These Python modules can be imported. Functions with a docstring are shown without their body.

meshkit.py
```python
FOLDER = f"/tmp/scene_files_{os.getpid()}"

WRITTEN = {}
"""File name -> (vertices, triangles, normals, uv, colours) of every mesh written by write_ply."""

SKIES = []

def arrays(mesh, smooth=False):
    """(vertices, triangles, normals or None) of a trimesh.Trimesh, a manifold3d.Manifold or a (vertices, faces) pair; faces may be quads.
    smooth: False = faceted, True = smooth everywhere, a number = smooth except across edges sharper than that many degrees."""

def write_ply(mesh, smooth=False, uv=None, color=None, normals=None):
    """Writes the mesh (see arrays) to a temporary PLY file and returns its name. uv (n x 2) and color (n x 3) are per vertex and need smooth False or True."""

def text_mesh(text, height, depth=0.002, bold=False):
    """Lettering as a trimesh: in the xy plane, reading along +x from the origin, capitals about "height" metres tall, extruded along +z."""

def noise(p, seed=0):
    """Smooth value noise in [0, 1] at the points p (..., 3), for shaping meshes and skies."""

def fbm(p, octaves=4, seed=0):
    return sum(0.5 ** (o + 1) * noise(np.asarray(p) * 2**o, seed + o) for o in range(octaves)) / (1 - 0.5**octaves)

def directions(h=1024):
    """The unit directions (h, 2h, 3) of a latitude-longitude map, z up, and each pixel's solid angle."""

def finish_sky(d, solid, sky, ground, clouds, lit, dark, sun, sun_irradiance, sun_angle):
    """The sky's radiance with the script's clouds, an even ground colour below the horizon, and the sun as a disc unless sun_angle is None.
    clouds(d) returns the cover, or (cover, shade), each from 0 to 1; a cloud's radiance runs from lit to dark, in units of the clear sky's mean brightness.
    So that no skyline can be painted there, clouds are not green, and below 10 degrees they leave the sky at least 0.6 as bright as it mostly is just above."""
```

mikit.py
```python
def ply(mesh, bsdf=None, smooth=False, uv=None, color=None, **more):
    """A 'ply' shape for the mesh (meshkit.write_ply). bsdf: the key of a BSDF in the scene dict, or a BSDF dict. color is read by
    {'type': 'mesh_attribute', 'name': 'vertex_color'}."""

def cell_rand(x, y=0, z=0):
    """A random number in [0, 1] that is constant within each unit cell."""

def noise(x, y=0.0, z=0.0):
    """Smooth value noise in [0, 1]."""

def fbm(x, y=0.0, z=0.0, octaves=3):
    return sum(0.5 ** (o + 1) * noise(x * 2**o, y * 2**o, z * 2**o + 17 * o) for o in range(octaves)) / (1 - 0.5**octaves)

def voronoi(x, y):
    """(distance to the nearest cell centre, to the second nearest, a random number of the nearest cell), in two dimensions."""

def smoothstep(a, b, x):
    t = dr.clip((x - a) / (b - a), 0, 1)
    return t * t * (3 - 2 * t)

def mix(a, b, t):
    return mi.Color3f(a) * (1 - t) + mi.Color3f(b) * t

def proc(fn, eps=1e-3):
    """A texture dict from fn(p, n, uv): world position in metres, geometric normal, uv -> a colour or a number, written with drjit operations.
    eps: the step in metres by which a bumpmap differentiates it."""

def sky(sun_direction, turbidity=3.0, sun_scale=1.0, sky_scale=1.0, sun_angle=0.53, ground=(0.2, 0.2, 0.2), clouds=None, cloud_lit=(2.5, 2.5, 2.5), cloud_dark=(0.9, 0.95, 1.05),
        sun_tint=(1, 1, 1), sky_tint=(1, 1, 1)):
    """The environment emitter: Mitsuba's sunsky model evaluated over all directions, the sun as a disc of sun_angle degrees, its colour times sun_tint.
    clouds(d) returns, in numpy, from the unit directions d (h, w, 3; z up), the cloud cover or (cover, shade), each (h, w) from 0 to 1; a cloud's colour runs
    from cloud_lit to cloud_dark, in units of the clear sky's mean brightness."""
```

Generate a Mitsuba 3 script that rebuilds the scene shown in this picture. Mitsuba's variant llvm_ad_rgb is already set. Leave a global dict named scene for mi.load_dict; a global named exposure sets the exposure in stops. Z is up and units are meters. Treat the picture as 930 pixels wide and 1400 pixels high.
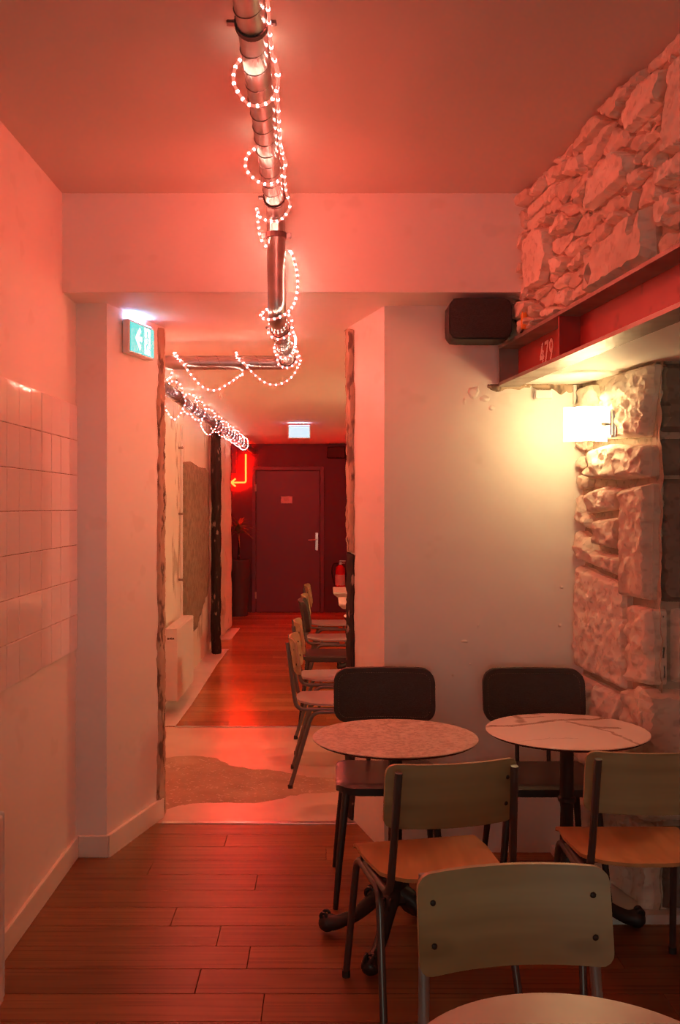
import math
import numpy as np, trimesh, drjit as dr, mitsuba as mi, mikit, meshkit
from mikit import noise, fbm, smoothstep, mix, cell_rand, voronoi
from shapely.geometry import Polygon, Point, box as sbox, LineString
from shapely import affinity
from shapely.ops import unary_union
from scipy.spatial import Delaunay, Voronoi

T = mi.ScalarTransform4f
scene, labels = {'type': 'scene'}, {}

# ------------------------------------------------------------------ camera, light, exposure
EYE = 1.53
FOCAL = 1356.0                      # pixels, for a frame 930 wide
scene['camera'] = {'type': 'perspective', 'fov_axis': 'x', 'fov': math.degrees(2 * math.atan(465 / FOCAL)),
                   'principal_point_offset_x': 16 / 930, 'principal_point_offset_y': 9 / 1400,
                   'near_clip': 0.02, 'far_clip': 100.0,
                   'to_world': T().look_at(origin=[0, 0, EYE], target=[0, 1, EYE], up=[0, 0, 1])}
exposure = 0.0
scene['unseen_rear_light'] = {'type': 'constant', 'radiance': {'type': 'rgb', 'value': [2.1, 2.6, 2.2]}, 'sampling_weight': 4.0}   # out of view, lights the front faces through the unseen window behind
LED = [365.0, 38.0, 27.0]            # rope light
LED_TUBE = [1.3, 0.24, 0.16]
SCONCE = [31.0, 24.3, 11.6]
EXIT_EDGE = [4.0, 9.5, 19.0]
NEON = [560.0, 0.66, 0.10]

# ------------------------------------------------------------------ room numbers (metres; x right, y deeper, z up)
X_LEFT, X_ALCOVE, Y_REAR = -1.10, 1.75, -3.0
Y_HEAD, Y_PIER, Y_IN, Y_STRIP, Y_END = 4.10, 4.374, 4.78, 6.86, 14.18
Z_CEIL, Z_LOW, Z_SOFFIT, Z_BEAM = 2.82, 2.41, 2.065, 2.228
XC_LEFT = -1.25


def xw(y):                          # the skewed right-hand wall and its steel beam
    return 0.78 + 0.106 * (4.374 - y)


# ------------------------------------------------------------------ materials
def rgb(c):
    return {'type': 'rgb', 'value': list(c)}


def mat(key, color, rough=0.5, bump=None, bscale=0.001, eps=1e-3, **kw):
    d = {'type': 'principled', 'base_color': color if isinstance(color, dict) else rgb(color), 'roughness': rough, **kw}
    if bump is not None:
        d = {'type': 'bumpmap', 'arbitrary': mikit.proc(bump, eps), 'scale': bscale, 'bsdf': d}
    scene[key] = {'type': 'twosided', 'bsdf': d}
    return key


def wall_color(p, n, uv):
    a = fbm(p.x * 1.3 + 3, p.y * 1.3, p.z * 1.3, 3)
    b = smoothstep(0.68, 0.78, fbm(p.x * 9, p.y * 9, p.z * 9, 3))
    return mix(mix((.80, .735, .67), (.86, .80, .74), a), (.72, .65, .57), b * 0.35)


mat('paint_wall', mikit.proc(wall_color), 0.55, lambda p, n, uv: fbm(p.x * 7, p.y * 7, p.z * 7, 3), 0.006, 4e-3, specular=0.35)
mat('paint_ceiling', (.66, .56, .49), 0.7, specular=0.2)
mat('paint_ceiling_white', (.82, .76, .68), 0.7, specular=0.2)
mat('paint_trim', (.80, .73, .64), 0.35, specular=0.5)
mat('glazed_tile', (.90, .84, .82), 0.06, specular=0.8, clearcoat=1.0, clearcoat_gloss=0.97)
mat('glazed_tile_warm', (.88, .81, .78), 0.09, specular=0.8, clearcoat=1.0, clearcoat_gloss=0.95)
mat('grout', (.30, .18, .13), 0.9)


def wood_fn(seed, lo, hi):
    def f(p, n, uv):
        row = dr.floor(p.y / 0.17)
        o = cell_rand(row, seed) * 37
        g = fbm(p.x * 1.6 + o, p.y * 55, seed, 3)
        st = smoothstep(0.6, 0.95, noise(p.x * 3 + o, p.y * 120, 5))
        broad = noise(p.x * 0.9 + o, p.y * 7, 9)
        return mix(mix(lo, hi, 0.35 * broad + 0.65 * g), [c * 0.6 for c in lo], st * 0.4)
    return f


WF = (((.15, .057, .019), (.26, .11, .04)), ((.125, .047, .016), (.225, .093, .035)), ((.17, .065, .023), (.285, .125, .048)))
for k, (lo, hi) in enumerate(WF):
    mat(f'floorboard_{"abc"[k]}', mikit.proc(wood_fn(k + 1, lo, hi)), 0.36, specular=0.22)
    mat(f'passage_board_lit_{"abc"[k]}', mikit.proc(wood_fn(k + 1, [1.75 * c for c in lo], [1.75 * c for c in hi])), 0.20, specular=0.6)  # same wood as the front floor, colour lightened for the stronger passage light
mat('floor_gap', (.05, .025, .012), 0.8)


def ply_fn(lo, hi, ax):
    def f(p, n, uv):
        u, v = (p.x * 3, p.z * 40) if ax == 'back' else (p.x * 40, p.y * 4)
        g = fbm(u + 2, v, p.y * 4, 3)
        k = smoothstep(0.6, 0.75, fbm(p.x * 5, p.z * 14 + p.y * 5, 3, 2))
        return mix(mix(lo, hi, g), [c * .7 for c in lo], k * .5)
    return f


mat('plywood_back', mikit.proc(ply_fn((.33, .23, .12), (.47, .35, .19), 'back')), 0.42, specular=0.4)
mat('plywood_seat', mikit.proc(ply_fn((.44, .22, .09), (.60, .34, .15), 'seat')), 0.40, specular=0.4)
mat('plywood_seat_sheen', (.36, .29, .31), 0.35, specular=0.5)  # plywood seat with the cool sheen of the passage put into its colour
mat('plywood_edge', (.42, .28, .15), 0.5)
mat('tube_steel', (.13, .12, .12), 0.26, metallic=0.7, specular=0.5)
mat('tube_steel_pale', (.32, .31, .32), 0.28, metallic=0.7)
mat('cast_iron', (.020, .018, .018), 0.42, specular=0.5)
mat('black_leather', mikit.proc(lambda p, n, uv: mix((.022, .019, .018), (.045, .038, .034), noise(p.x * 260, p.y * 260, p.z * 260))), 0.6, specular=0.4)
mat('black_enamel', (.028, .024, .024), 0.34, specular=0.5)
mat('black_plastic', (.022, .020, .018), 0.65)
mat('stitch', (.20, .15, .11), 0.7)
mat('screw', (.05, .04, .035), 0.4, metallic=0.6)


def speckle(p, n, uv):
    a = fbm(p.x * 110, p.y * 110, 1, 3)
    b = fbm(p.x * 30, p.y * 30, 4, 2)
    return mix(mix((.46, .36, .30), (.62, .50, .42), smoothstep(.25, .7, a)), (.72, .62, .55), smoothstep(.6, .75, b) * .4)


mat('stone_laminate', mikit.proc(speckle), 0.35, specular=0.5)


VEINS = (([(.50, 3.60), (.60, 3.64), (.70, 3.655), (.857, 3.735), (1.0, 3.76), (1.09, 3.777), (1.2, 3.84)], .022, .9), ([(.715, 3.70), (.73, 3.78), (.715, 3.84), (.80, 3.845)], .024, .75), ([(.735, 3.79), (.82, 3.80)], .014, .6),
         ([(.90, 3.70), (.979, 3.626), (1.05, 3.60)], .018, .75), ([(.98, 3.62), (1.01, 3.53), (1.04, 3.42), (1.045, 3.36)], .010, .7), ([(.66, 3.40), (.80, 3.46), (.86, 3.44)], .006, .3))


def marble(p, n, uv):
    wx = p.x + 0.016 * (noise(p.x * 22, p.y * 22, 2) - .5) + 0.010 * (noise(p.x * 70, p.y * 70, 5) - .5)
    wy = p.y + 0.022 * (noise(p.x * 20, p.y * 20, 12) - .5) + 0.010 * (noise(p.x * 70, p.y * 70, 15) - .5)
    total = mi.Float(0)
    for pts, width, strength in VEINS:
        best = mi.Float(9)
        for (ax, ay), (bx, by) in zip(pts, pts[1:]):
            dx, dy = bx - ax, by - ay
            t = dr.clip(((wx - ax) * dx + (wy - ay) * dy) / (dx * dx + dy * dy), 0, 1)
            best = dr.minimum(best, dr.sqrt(dr.square(wx - ax - t * dx) + dr.square(wy - ay - t * dy)))
        total = dr.maximum(total, strength * (1 - smoothstep(width * .25, width, best)) * (.55 + .45 * noise(p.x * 40, p.y * 40, 3)))
    veil = smoothstep(.5, .9, fbm(p.x * 4, p.y * 4, 6, 3)) * .2
    return mix((.80, .74, .69), (.26, .15, .10), dr.clip(total + veil, 0, 1))


mat('marble_laminate', mikit.proc(marble), 0.28, specular=0.5)
mat('pink_laminate', mikit.proc(lambda p, n, uv: mix((.55, .40, .33), (.66, .50, .42), fbm(p.x * 12, p.y * 12, 3, 3))), 0.35)
mat('laminate_core', (.05, .03, .025), 0.5)
mat('white_laminate', (.74, .70, .66), 0.4)


def stone_fn(lo, hi, sp):
    def f(p, n, uv):
        a = fbm(p.x * 9, p.y * 9, p.z * 14, 3)
        b = smoothstep(.55, .75, fbm(p.x * 45, p.y * 45, p.z * 45, 2))
        return mix(mix(lo, hi, a), sp, b * .45)
    return f


for k, (lo, hi) in enumerate((((.60, .50, .41), (.80, .69, .58)), ((.52, .43, .35), (.72, .61, .50)), ((.66, .56, .46), (.84, .74, .63)))):
    mat(f'stone_{"abc"[k]}', mikit.proc(stone_fn([min(.88, 1.1 * c) for c in lo], [min(.9, 1.1 * c) for c in hi], (.48, .39, .30))), 0.9, lambda p, n, uv: fbm(p.x * 40, p.y * 40, p.z * 40, 4), 0.022, 2e-3)
mat('shaded_dressed_stone', mikit.proc(stone_fn((.15, .13, .11), (.24, .21, .18), (.10, .085, .07))), 0.85)  # dark colour stands for the shade on the pier faces towards the viewer
mat('lime_mortar', mikit.proc(stone_fn((.34, .27, .20), (.60, .49, .39), (.18, .14, .10))), 0.95)
mat('raw_edge', mikit.proc(lambda p, n, uv: mix(mix((.36, .24, .16), (.60, .46, .34), fbm(p.x * 20, p.y * 20, p.z * 6, 3)), (.16, .11, .08), smoothstep(.52, .66, fbm(p.x * 28 + 5, p.y * 28, p.z * 9, 3)))), 0.95)
mat('hole_shade', (.015, .012, .01), 0.9)


def conc(p, n, uv):
    a = fbm(p.x * 3, p.y * 3, 2, 4)
    b = smoothstep(.60, .70, fbm(p.x * 1.6 + 7, p.y * 2.2, 8, 3))
    return mix(mix((.52, .40, .32), (.70, .58, .49), a), (.36, .25, .18), b * .6)


mat('old_screed', mikit.proc(conc), 0.30, specular=0.45)
mat('rough_concrete', mikit.proc(lambda p, n, uv: mix(mix((.34, .24, .17), (.52, .39, .29), fbm(p.x * 8, p.y * 8, 2, 3)), (.62, .52, .42), smoothstep(.70, .78, fbm(p.x * 70, p.y * 70, 5, 2)) * .7)), 0.85,
    lambda p, n, uv: fbm(p.x * 60, p.y * 60, 3, 3), 0.006, 2e-3)
mat('white_screed', mikit.proc(lambda p, n, uv: mix((.58, .54, .50), (.74, .70, .65), fbm(p.x * 5, p.y * 5, 2, 3))), 0.5)
mat('dark_paint', (.085, .040, .055), 0.5, specular=0.4)
mat('dark_door', (.13, .055, .08), 0.42, specular=0.5)


def old_plaster(p, n, uv):
    a = fbm(p.y * 1.5, p.z * 1.2, 3, 4)
    s = smoothstep(.66, .78, fbm(p.y * 5 + 9, p.z * 3.2, 6, 4))
    return mix(mix((.72, .64, .53), (.84, .78, .69), a), (.36, .26, .18), s * .65)


mat('old_plaster', mikit.proc(old_plaster), 0.8, lambda p, n, uv: fbm(p.x * 9, p.y * 9, p.z * 9, 4), 0.02, 4e-3)
mat('brown_render', mikit.proc(lambda p, n, uv: mix((.20, .14, .10), (.36, .27, .20), fbm(p.y * 25, p.z * 25, 2, 3))), 0.95, lambda p, n, uv: noise(p.x * 120, p.y * 120, p.z * 120), 0.004, 2e-3)
mat('charred_post', mikit.proc(lambda p, n, uv: mix((.022, .016, .013), (.30, .24, .19), smoothstep(.66, .74, fbm(p.x * 30, p.y * 30, p.z * 12, 3)))), 0.9)
mat('galvanised', mikit.proc(lambda p, n, uv: mix((.42, .41, .41), (.55, .54, .54), noise(p.x * 30, p.y * 30, p.z * 30))), 0.36, metallic=1.0)
mat('galv_seam', (.24, .22, .22), 0.4, metallic=1.0)
mat('clamp_rubber', (.05, .035, .03), 0.6)
mat('red_lead', mikit.proc(lambda p, n, uv: mix(mix((.36, .035, .028), (.46, .055, .04), fbm(p.x * 5, p.y * 5, p.z * 5, 3)), (.20, .05, .035), smoothstep(.62, .8, fbm(p.x * 16, p.y * 16, p.z * 16, 3)) * .6)), 0.4, specular=0.5)
mat('bare_steel', mikit.proc(lambda p, n, uv: mix((.22, .15, .12), (.42, .35, .30), fbm(p.x * 12, p.y * 12, p.z * 12, 3))), 0.45, metallic=0.5)
mat('white_marking', (.82, .62, .56), 0.6)
mat('white_plastic', (.76, .74, .71), 0.4)
mat('white_radiator', (.78, .75, .71), 0.3)
mat('radiator_slot', (.12, .08, .07), 0.7)
mat('chrome', (.75, .73, .72), 0.2, metallic=1.0)
mat('paper', (.80, .78, .78), 0.8)
mat('paper_print', (.35, .33, .36), 0.8)
mat('extinguisher_red', (.62, .02, .025), 0.25, clearcoat=0.6)
mat('orange_plastic', (.95, .35, .06), 0.4)
mat('leaf', (.16, .17, .07), 0.4)
mat('pot', (.05, .045, .045), 0.6)
mat('led_base', (.20, .05, .04), 0.4)
mat('sign_acrylic', (.03, .07, .07), 0.25)
mat('lamp_body', (.80, .80, .78), 0.35)
mat('window_frame', (.06, .06, .06), 0.5)
scene['pane_glass'] = {'type': 'thindielectric', 'int_ior': 1.5}


# ------------------------------------------------------------------ mesh tools
def cat(ms):
    return trimesh.util.concatenate(list(ms))


def cbox(x0, x1, y0, y1, z0, z1, c=0.0):
    lo, hi = np.array([x0, y0, z0], float), np.array([x1, y1, z1], float)
    if c <= 0:
        return trimesh.creation.box(bounds=[lo, hi])
    pts = []
    for s in np.ndindex(2, 2, 2):
        s = np.array(s)
        p = np.where(s == 1, hi, lo)
        d = np.where(s == 1, -c, c)
        for k in range(3):
            q = p + d
            q[k] = p[k]
            pts.append(q)
    return trimesh.convex.convex_hull(np.array(pts))


def quad(a, b, c, d):
    return trimesh.Trimesh(np.array([a, b, c, d], float), [[0, 1, 2], [0, 2, 3]], process=False)


def prism(xy, z0, z1):
    m = trimesh.creation.extrude_polygon(Polygon(xy), z1 - z0, engine='earcut')
    m.apply_translation([0, 0, z0])
    return m


def fillet(pts, rad, n=6):
    pts = [np.array(p, float) for p in pts]
    out = [pts[0]]
    for a, b, c in zip(pts, pts[1:], pts[2:]):
        u, w = a - b, c - b
        lu, lw = np.linalg.norm(u), np.linalg.norm(w)
        r = min(rad, lu * .48, lw * .48)
        p, q = b + u / lu * r, b + w / lw * r
        for t in np.linspace(0, 1, n):
            out.append((1 - t) ** 2 * p + 2 * t * (1 - t) * b + t * t * q)
    out.append(pts[-1])
    return np.array(out)


def sweep(pts, r, sides=10, caps=True):
    p = np.asarray(pts, float)
    n = len(p)
    r = np.broadcast_to(np.asarray(r, float), (n,))
    t = np.gradient(p, axis=0)
    t /= np.linalg.norm(t, axis=1, keepdims=True) + 1e-12
    a = np.cross(t[0], [0, 0, 1.0] if abs(t[0][2]) < .9 else [1.0, 0, 0])
    a /= np.linalg.norm(a)
    ang = np.arange(sides) * 2 * np.pi / sides
    rings = []
    for i in range(n):
        a = a - t[i] * np.dot(a, t[i])
        a /= np.linalg.norm(a) + 1e-12
        b = np.cross(t[i], a)
        rings.append(p[i] + r[i] * (np.cos(ang)[:, None] * a + np.sin(ang)[:, None] * b))
    v = np.vstack(rings)
    i, j = np.meshgrid(np.arange(n - 1), np.arange(sides), indexing='ij')
    q = np.stack([i * sides + j, i * sides + (j + 1) % sides, (i + 1) * sides + (j + 1) % sides, (i + 1) * sides + j], -1).reshape(-1, 4)
    f = np.vstack([q[:, [0, 1, 2]], q[:, [0, 2, 3]]])
    if caps:
        v = np.vstack([v, p[:1], p[-1:]])
        j = np.arange(sides)
        e = (n - 1) * sides
        f = np.vstack([f, np.stack([(j + 1) % sides, j, np.full(sides, n * sides)], 1), np.stack([e + j, e + (j + 1) % sides, np.full(sides, n * sides + 1)], 1)])
    return trimesh.Trimesh(v, f, process=False)


def lathe(profile, at=(0, 0, 0), sides=40):
    m = trimesh.creation.revolve(np.array(profile, float), sections=sides)
    m.apply_translation(at)
    return m


def rrect(w, h, r, cx=0, cy=0, q=6):
    return sbox(cx - w / 2 + r, cy - h / 2 + r, cx + w / 2 - r, cy + h / 2 - r).buffer(r, quad_segs=q)


def tri_poly(poly, sp, rng=None, jit=0.25):
    """Points, triangles and boundary rings of a polygon meshed at about the spacing sp."""
    pts, rings = [], []
    for ring in [poly.exterior, *poly.interiors]:
        k = max(6, int(round(ring.length / sp)))
        keep = list(np.array(ring.coords)[:-1]) if len(ring.coords) < 14 else []
        ds = sorted({round(ring.length * i / k, 6) for i in range(k)} | {round(ring.project(Point(c)), 6) for c in keep})
        ds = [d for i, d in enumerate(ds) if i == 0 or d - ds[i - 1] > sp * .2]
        rings.append(list(range(len(pts), len(pts) + len(ds))))
        pts += [ring.interpolate(d).coords[0] for d in ds]
    x0, y0, x1, y1 = poly.bounds
    inner = poly.buffer(-sp * .45)
    gx, gy = np.meshgrid(np.arange(x0, x1 + sp, sp), np.arange(y0, y1 + sp, sp * .87))
    gx[1::2] += sp / 2
    g = np.stack([gx.ravel(), gy.ravel()], 1)
    if rng is not None:
        g = g + rng.uniform(-jit, jit, g.shape) * sp
    if not inner.is_empty:
        from shapely import contains_xy
        g = g[contains_xy(inner, g[:, 0], g[:, 1])]
        pts += [tuple(x) for x in g]
    P = np.array(pts)
    tri = Delaunay(P).simplices
    from shapely import contains_xy
    c = P[tri].mean(1)
    tri = tri[contains_xy(poly, c[:, 0], c[:, 1])]
    a, b, d = (P[tri[:, k]] for k in range(3))
    cr = (b - a)[:, 0] * (d - a)[:, 1] - (b - a)[:, 1] * (d - a)[:, 0]
    tri = tri[np.abs(cr) > 1e-10]
    cr = cr[np.abs(cr) > 1e-10]
    tri[cr < 0] = tri[cr < 0][:, ::-1]
    return P, tri, rings


def panel(poly, sp, fn, thick):
    """A sheet: polygon (u, v) bent by fn(u, v, w) -> xyz; w runs from -thick/2 to thick/2."""
    P, tri, rings = tri_poly(poly, sp)
    n = len(P)
    v = np.vstack([fn(P[:, 0], P[:, 1], np.full(n, s * thick / 2)) for s in (1, -1)])
    f = [tri, tri[:, ::-1] + n]
    for r in rings:
        r = np.array(r)
        s = np.roll(r, -1)
        f += [np.stack([r, r + n, s + n], 1), np.stack([r, s + n, s], 1)]
    m = trimesh.Trimesh(v, np.vstack(f), process=False)
    m.fix_normals()
    return m


def stone_mesh(poly, frame, depth, rnd, amp, sp, rng, back=0.03, freq=14, flat=False, seed=0):
    """A stone on a wall plane: frame = (origin, U, V, N); the polygon is its outline on the wall."""
    O, U, V, N = (np.asarray(x, float) for x in frame)
    P, tri, rings = tri_poly(poly, sp, rng)
    from shapely import points as spts, distance
    d = distance(poly.boundary, spts(P))
    t = np.clip(d / rnd, 0, 1)
    h = depth * np.sqrt(np.clip(1 - (1 - t) ** 2, 0, 1))
    c = P.mean(0)
    tilt = rng.uniform(-1, 1, 2) * min(.02 if flat else .20, .02 / max(poly.bounds[2] - poly.bounds[0], poly.bounds[3] - poly.bounds[1]))
    W = O + P[:, :1] * U + P[:, 1:] * V
    if not flat:
        h = h + amp * (meshkit.fbm(W * freq, 4, seed) - .5) * 2 * (0.35 + 0.65 * t) + ((P - c) @ tilt) * t
    else:
        h = h + amp * (meshkit.fbm(W * freq, 3, seed) - .5) * t
    v = W + h[:, None] * N
    n = len(P)
    vs, fs = [v], [tri]
    at = n
    for r in rings:
        r = np.array(r)
        skirt = W[r] - back * N
        k = np.arange(len(r))
        a, b = r, np.roll(r, -1)
        fs += [np.stack([a, at + k, at + (k + 1) % len(r)], 1), np.stack([a, at + (k + 1) % len(r), b], 1)]
        vs.append(skirt)
        at += len(r)
    m = trimesh.Trimesh(np.vstack(vs), np.vstack(fs), process=False)
    if np.dot(np.cross(v[tri[0, 1]] - v[tri[0, 0]], v[tri[0, 2]] - v[tri[0, 0]]), N) < 0:
        m.invert()
    return m


def rough_sheet(u0, u1, v0, v1, frame, sp, amp, freq, seed):
    O, U, V, N = (np.asarray(x, float) for x in frame)
    nu, nv = max(2, int((u1 - u0) / sp)), max(2, int((v1 - v0) / sp))
    g = np.stack(np.meshgrid(np.linspace(u0, u1, nu), np.linspace(v0, v1, nv), indexing='ij'), -1).reshape(-1, 2)
    W = O + g[:, :1] * U + g[:, 1:] * V
    W = W + ((meshkit.fbm(W * freq, 4, seed) - .5) * 2 * amp)[:, None] * N
    i, j = np.meshgrid(np.arange(nu - 1), np.arange(nv - 1), indexing='ij')
    q = np.stack([i * nv + j, (i + 1) * nv + j, (i + 1) * nv + j + 1, i * nv + j + 1], -1).reshape(-1, 4)
    return trimesh.Trimesh(W, np.vstack([q[:, [0, 1, 2]], q[:, [0, 2, 3]]]), process=False)


def cells(w, h, n, aspect, rng, bounds=None, relax=1):
    """Irregular outlines that fill a w x h field, longer than high by aspect."""
    p = rng.uniform(0, 1, (n, 2)) * [w / aspect, h]
    for it in range(relax + 1):
        q = np.vstack([p, p * [-1, 1], p * [1, -1], [2 * w / aspect, 0] + p * [-1, 1], [0, 2 * h] + p * [1, -1]])
        vor = Voronoi(q)
        polys = [Polygon(vor.vertices[vor.regions[vor.point_region[i]]]) for i in range(n)]
        if it < relax:
            p = .5 * p + .5 * np.array([g.centroid.coords[0] for g in polys])
    return [affinity.scale(g, aspect, 1, origin=(0, 0)) for g in polys]


# ------------------------------------------------------------------ entries
used = {}


def numbered(k):
    used[k] = used.get(k, -1) + 1
    return k if used[k] == 0 else f'{k}_{used[k]:03d}'


def thing(name, label, category, group=None):
    k = numbered(name)
    labels[k] = {'label': label, 'category': category}
    if group:
        labels[k]['group'] = group
    return k


def part(owner, name, mesh, bsdf, smooth=False, label=None, kind=None, emit=None, to_world=None, pick=1.0):
    k = numbered(f'{owner}__{name}')
    d = mesh if isinstance(mesh, dict) else mikit.ply(mesh, bsdf, smooth)
    if emit is not None:
        d = {**d, 'emitter': {'type': 'area', 'radiance': rgb(emit), 'sampling_weight': float(pick)}}
    if to_world is not None:
        d = {**d, 'to_world': to_world}
    scene[k] = d
    if label or kind:
        labels[k] = {a: b for a, b in (('label', label), ('kind', kind)) if b}
    return k


def single(k, mesh, bsdf, smooth=False, emit=None):
    d = mikit.ply(mesh, bsdf, smooth)
    if emit is not None:
        d['emitter'] = {'type': 'area', 'radiance': rgb(emit)}
    scene[k] = d
    return k


def struct(name, mesh, bsdf, label, smooth=False):
    k = numbered(name)
    scene[k] = mikit.ply(mesh, bsdf, smooth)
    labels[k] = {'kind': 'structure', 'label': label}
    return k


# ================================================================== THE SETTING
fl = struct('floor', cbox(-3.2, 2.0, Y_REAR - .2, Y_END + .2, -.12, -.012), 'floor_gap', 'orange-brown timber floor with a worn concrete strip at the doorway')
rng = np.random.default_rng(5)


def plank_rows(y0, y1, x0, x1, pw, seams, kind='floorboard'):
    n = int(round((y1 - y0) / pw))
    w = (y1 - y0) / n
    for i in range(n):
        ya, yb = y0 + i * w, y0 + (i + 1) * w
        cuts = [x0, *seams(i, ya), x1]
        for a, b in zip(cuts, cuts[1:]):
            part(fl, 'plank', cbox(a + .0007, b - .0007, ya + .0007, yb - .0007, -.012, rng.uniform(-.0004, .0004), .0012), f'{kind}_{"abc"[rng.integers(3)]}')


KNOWN = {3.53: -.39, 3.36: -.27, 3.19: -.42, 3.02: -.2}


def seams_front(i, ya):
    s = [v for k, v in KNOWN.items() if abs(ya - k + .085) < .08]
    a = s[0] if s else -.9 + 1.2 * ((i * 0.618) % 1)
    return [q for q in (a, a + 1.25, a + 2.2) if q < 1.6]


plank_rows(1.10, Y_IN, X_LEFT, X_ALCOVE, .1705, seams_front)
part(fl, 'board_field', cbox(X_LEFT, X_ALCOVE, Y_REAR, 1.098, -.012, 0), 'floorboard_a')
plank_rows(Y_STRIP, Y_END, -1.9, 0.9, .17, lambda i, y: [-.7 + 1.1 * ((i * .618) % 1)], 'passage_board_lit')
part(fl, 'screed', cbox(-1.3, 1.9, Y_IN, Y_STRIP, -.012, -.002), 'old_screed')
part(fl, 'board_field', cbox(.901, 1.9, Y_STRIP, Y_END, -.012, 0), 'passage_board_lit_b')
patch = Polygon([(-.97, 6.03), (-.82, 6.07), (-.67, 6.01), (-.58, 5.85), (-.44, 5.76), (-.29, 5.73), (-.16, 5.62), (-.04, 5.59), (.09, 5.56), (.3, 5.5), (.34, 5.36),
                 (.12, 5.34), (.0, 5.29), (-.11, 5.27), (-.2, 5.22), (-.35, 5.10), (-.45, 5.10), (-.6, 5.11), (-.71, 5.1), (-.84, 4.98), (-1.1, 4.98), (-1.1, 6.0)])
r5 = np.random.default_rng(8)
from shapely import segmentize
pz = segmentize(patch, .03)
pz = Polygon(np.array(pz.exterior.coords)[:-1] + r5.normal(0, .008, (len(pz.exterior.coords) - 1, 2))).buffer(0)
part(fl, 'rough_patch', stone_mesh(pz, ([0, 0, -.002], [1, 0, 0], [0, 1, 0], [0, 0, 1]), .007, .03, .004, .035, r5, .002, 12, seed=3), 'rough_concrete', 40, 'rough exposed concrete patch with a broken edge')
for poly in ([(-1.3, 6.87), (-1.06, 6.87), (-1.05, 7.6), (-1.06, 8.7), (-1.07, 9.6), (-1.06, 10.55), (-1.3, 10.55)], [(-1.3, 11.3), (-1.11, 11.3), (-1.10, 12.35), (-1.3, 12.35)]):
    part(fl, 'concrete_margin', prism(poly, -.005, .004), 'white_screed', False, 'pale painted concrete margin along the wall')
part(fl, 'footing', prism([(1.02, 3.62), (1.75, 3.62), (1.75, 4.37), (.98, 4.37), (.99, 3.9)], -.005, .035), 'white_screed', False, 'pale concrete footing under the stone pier')

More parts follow.
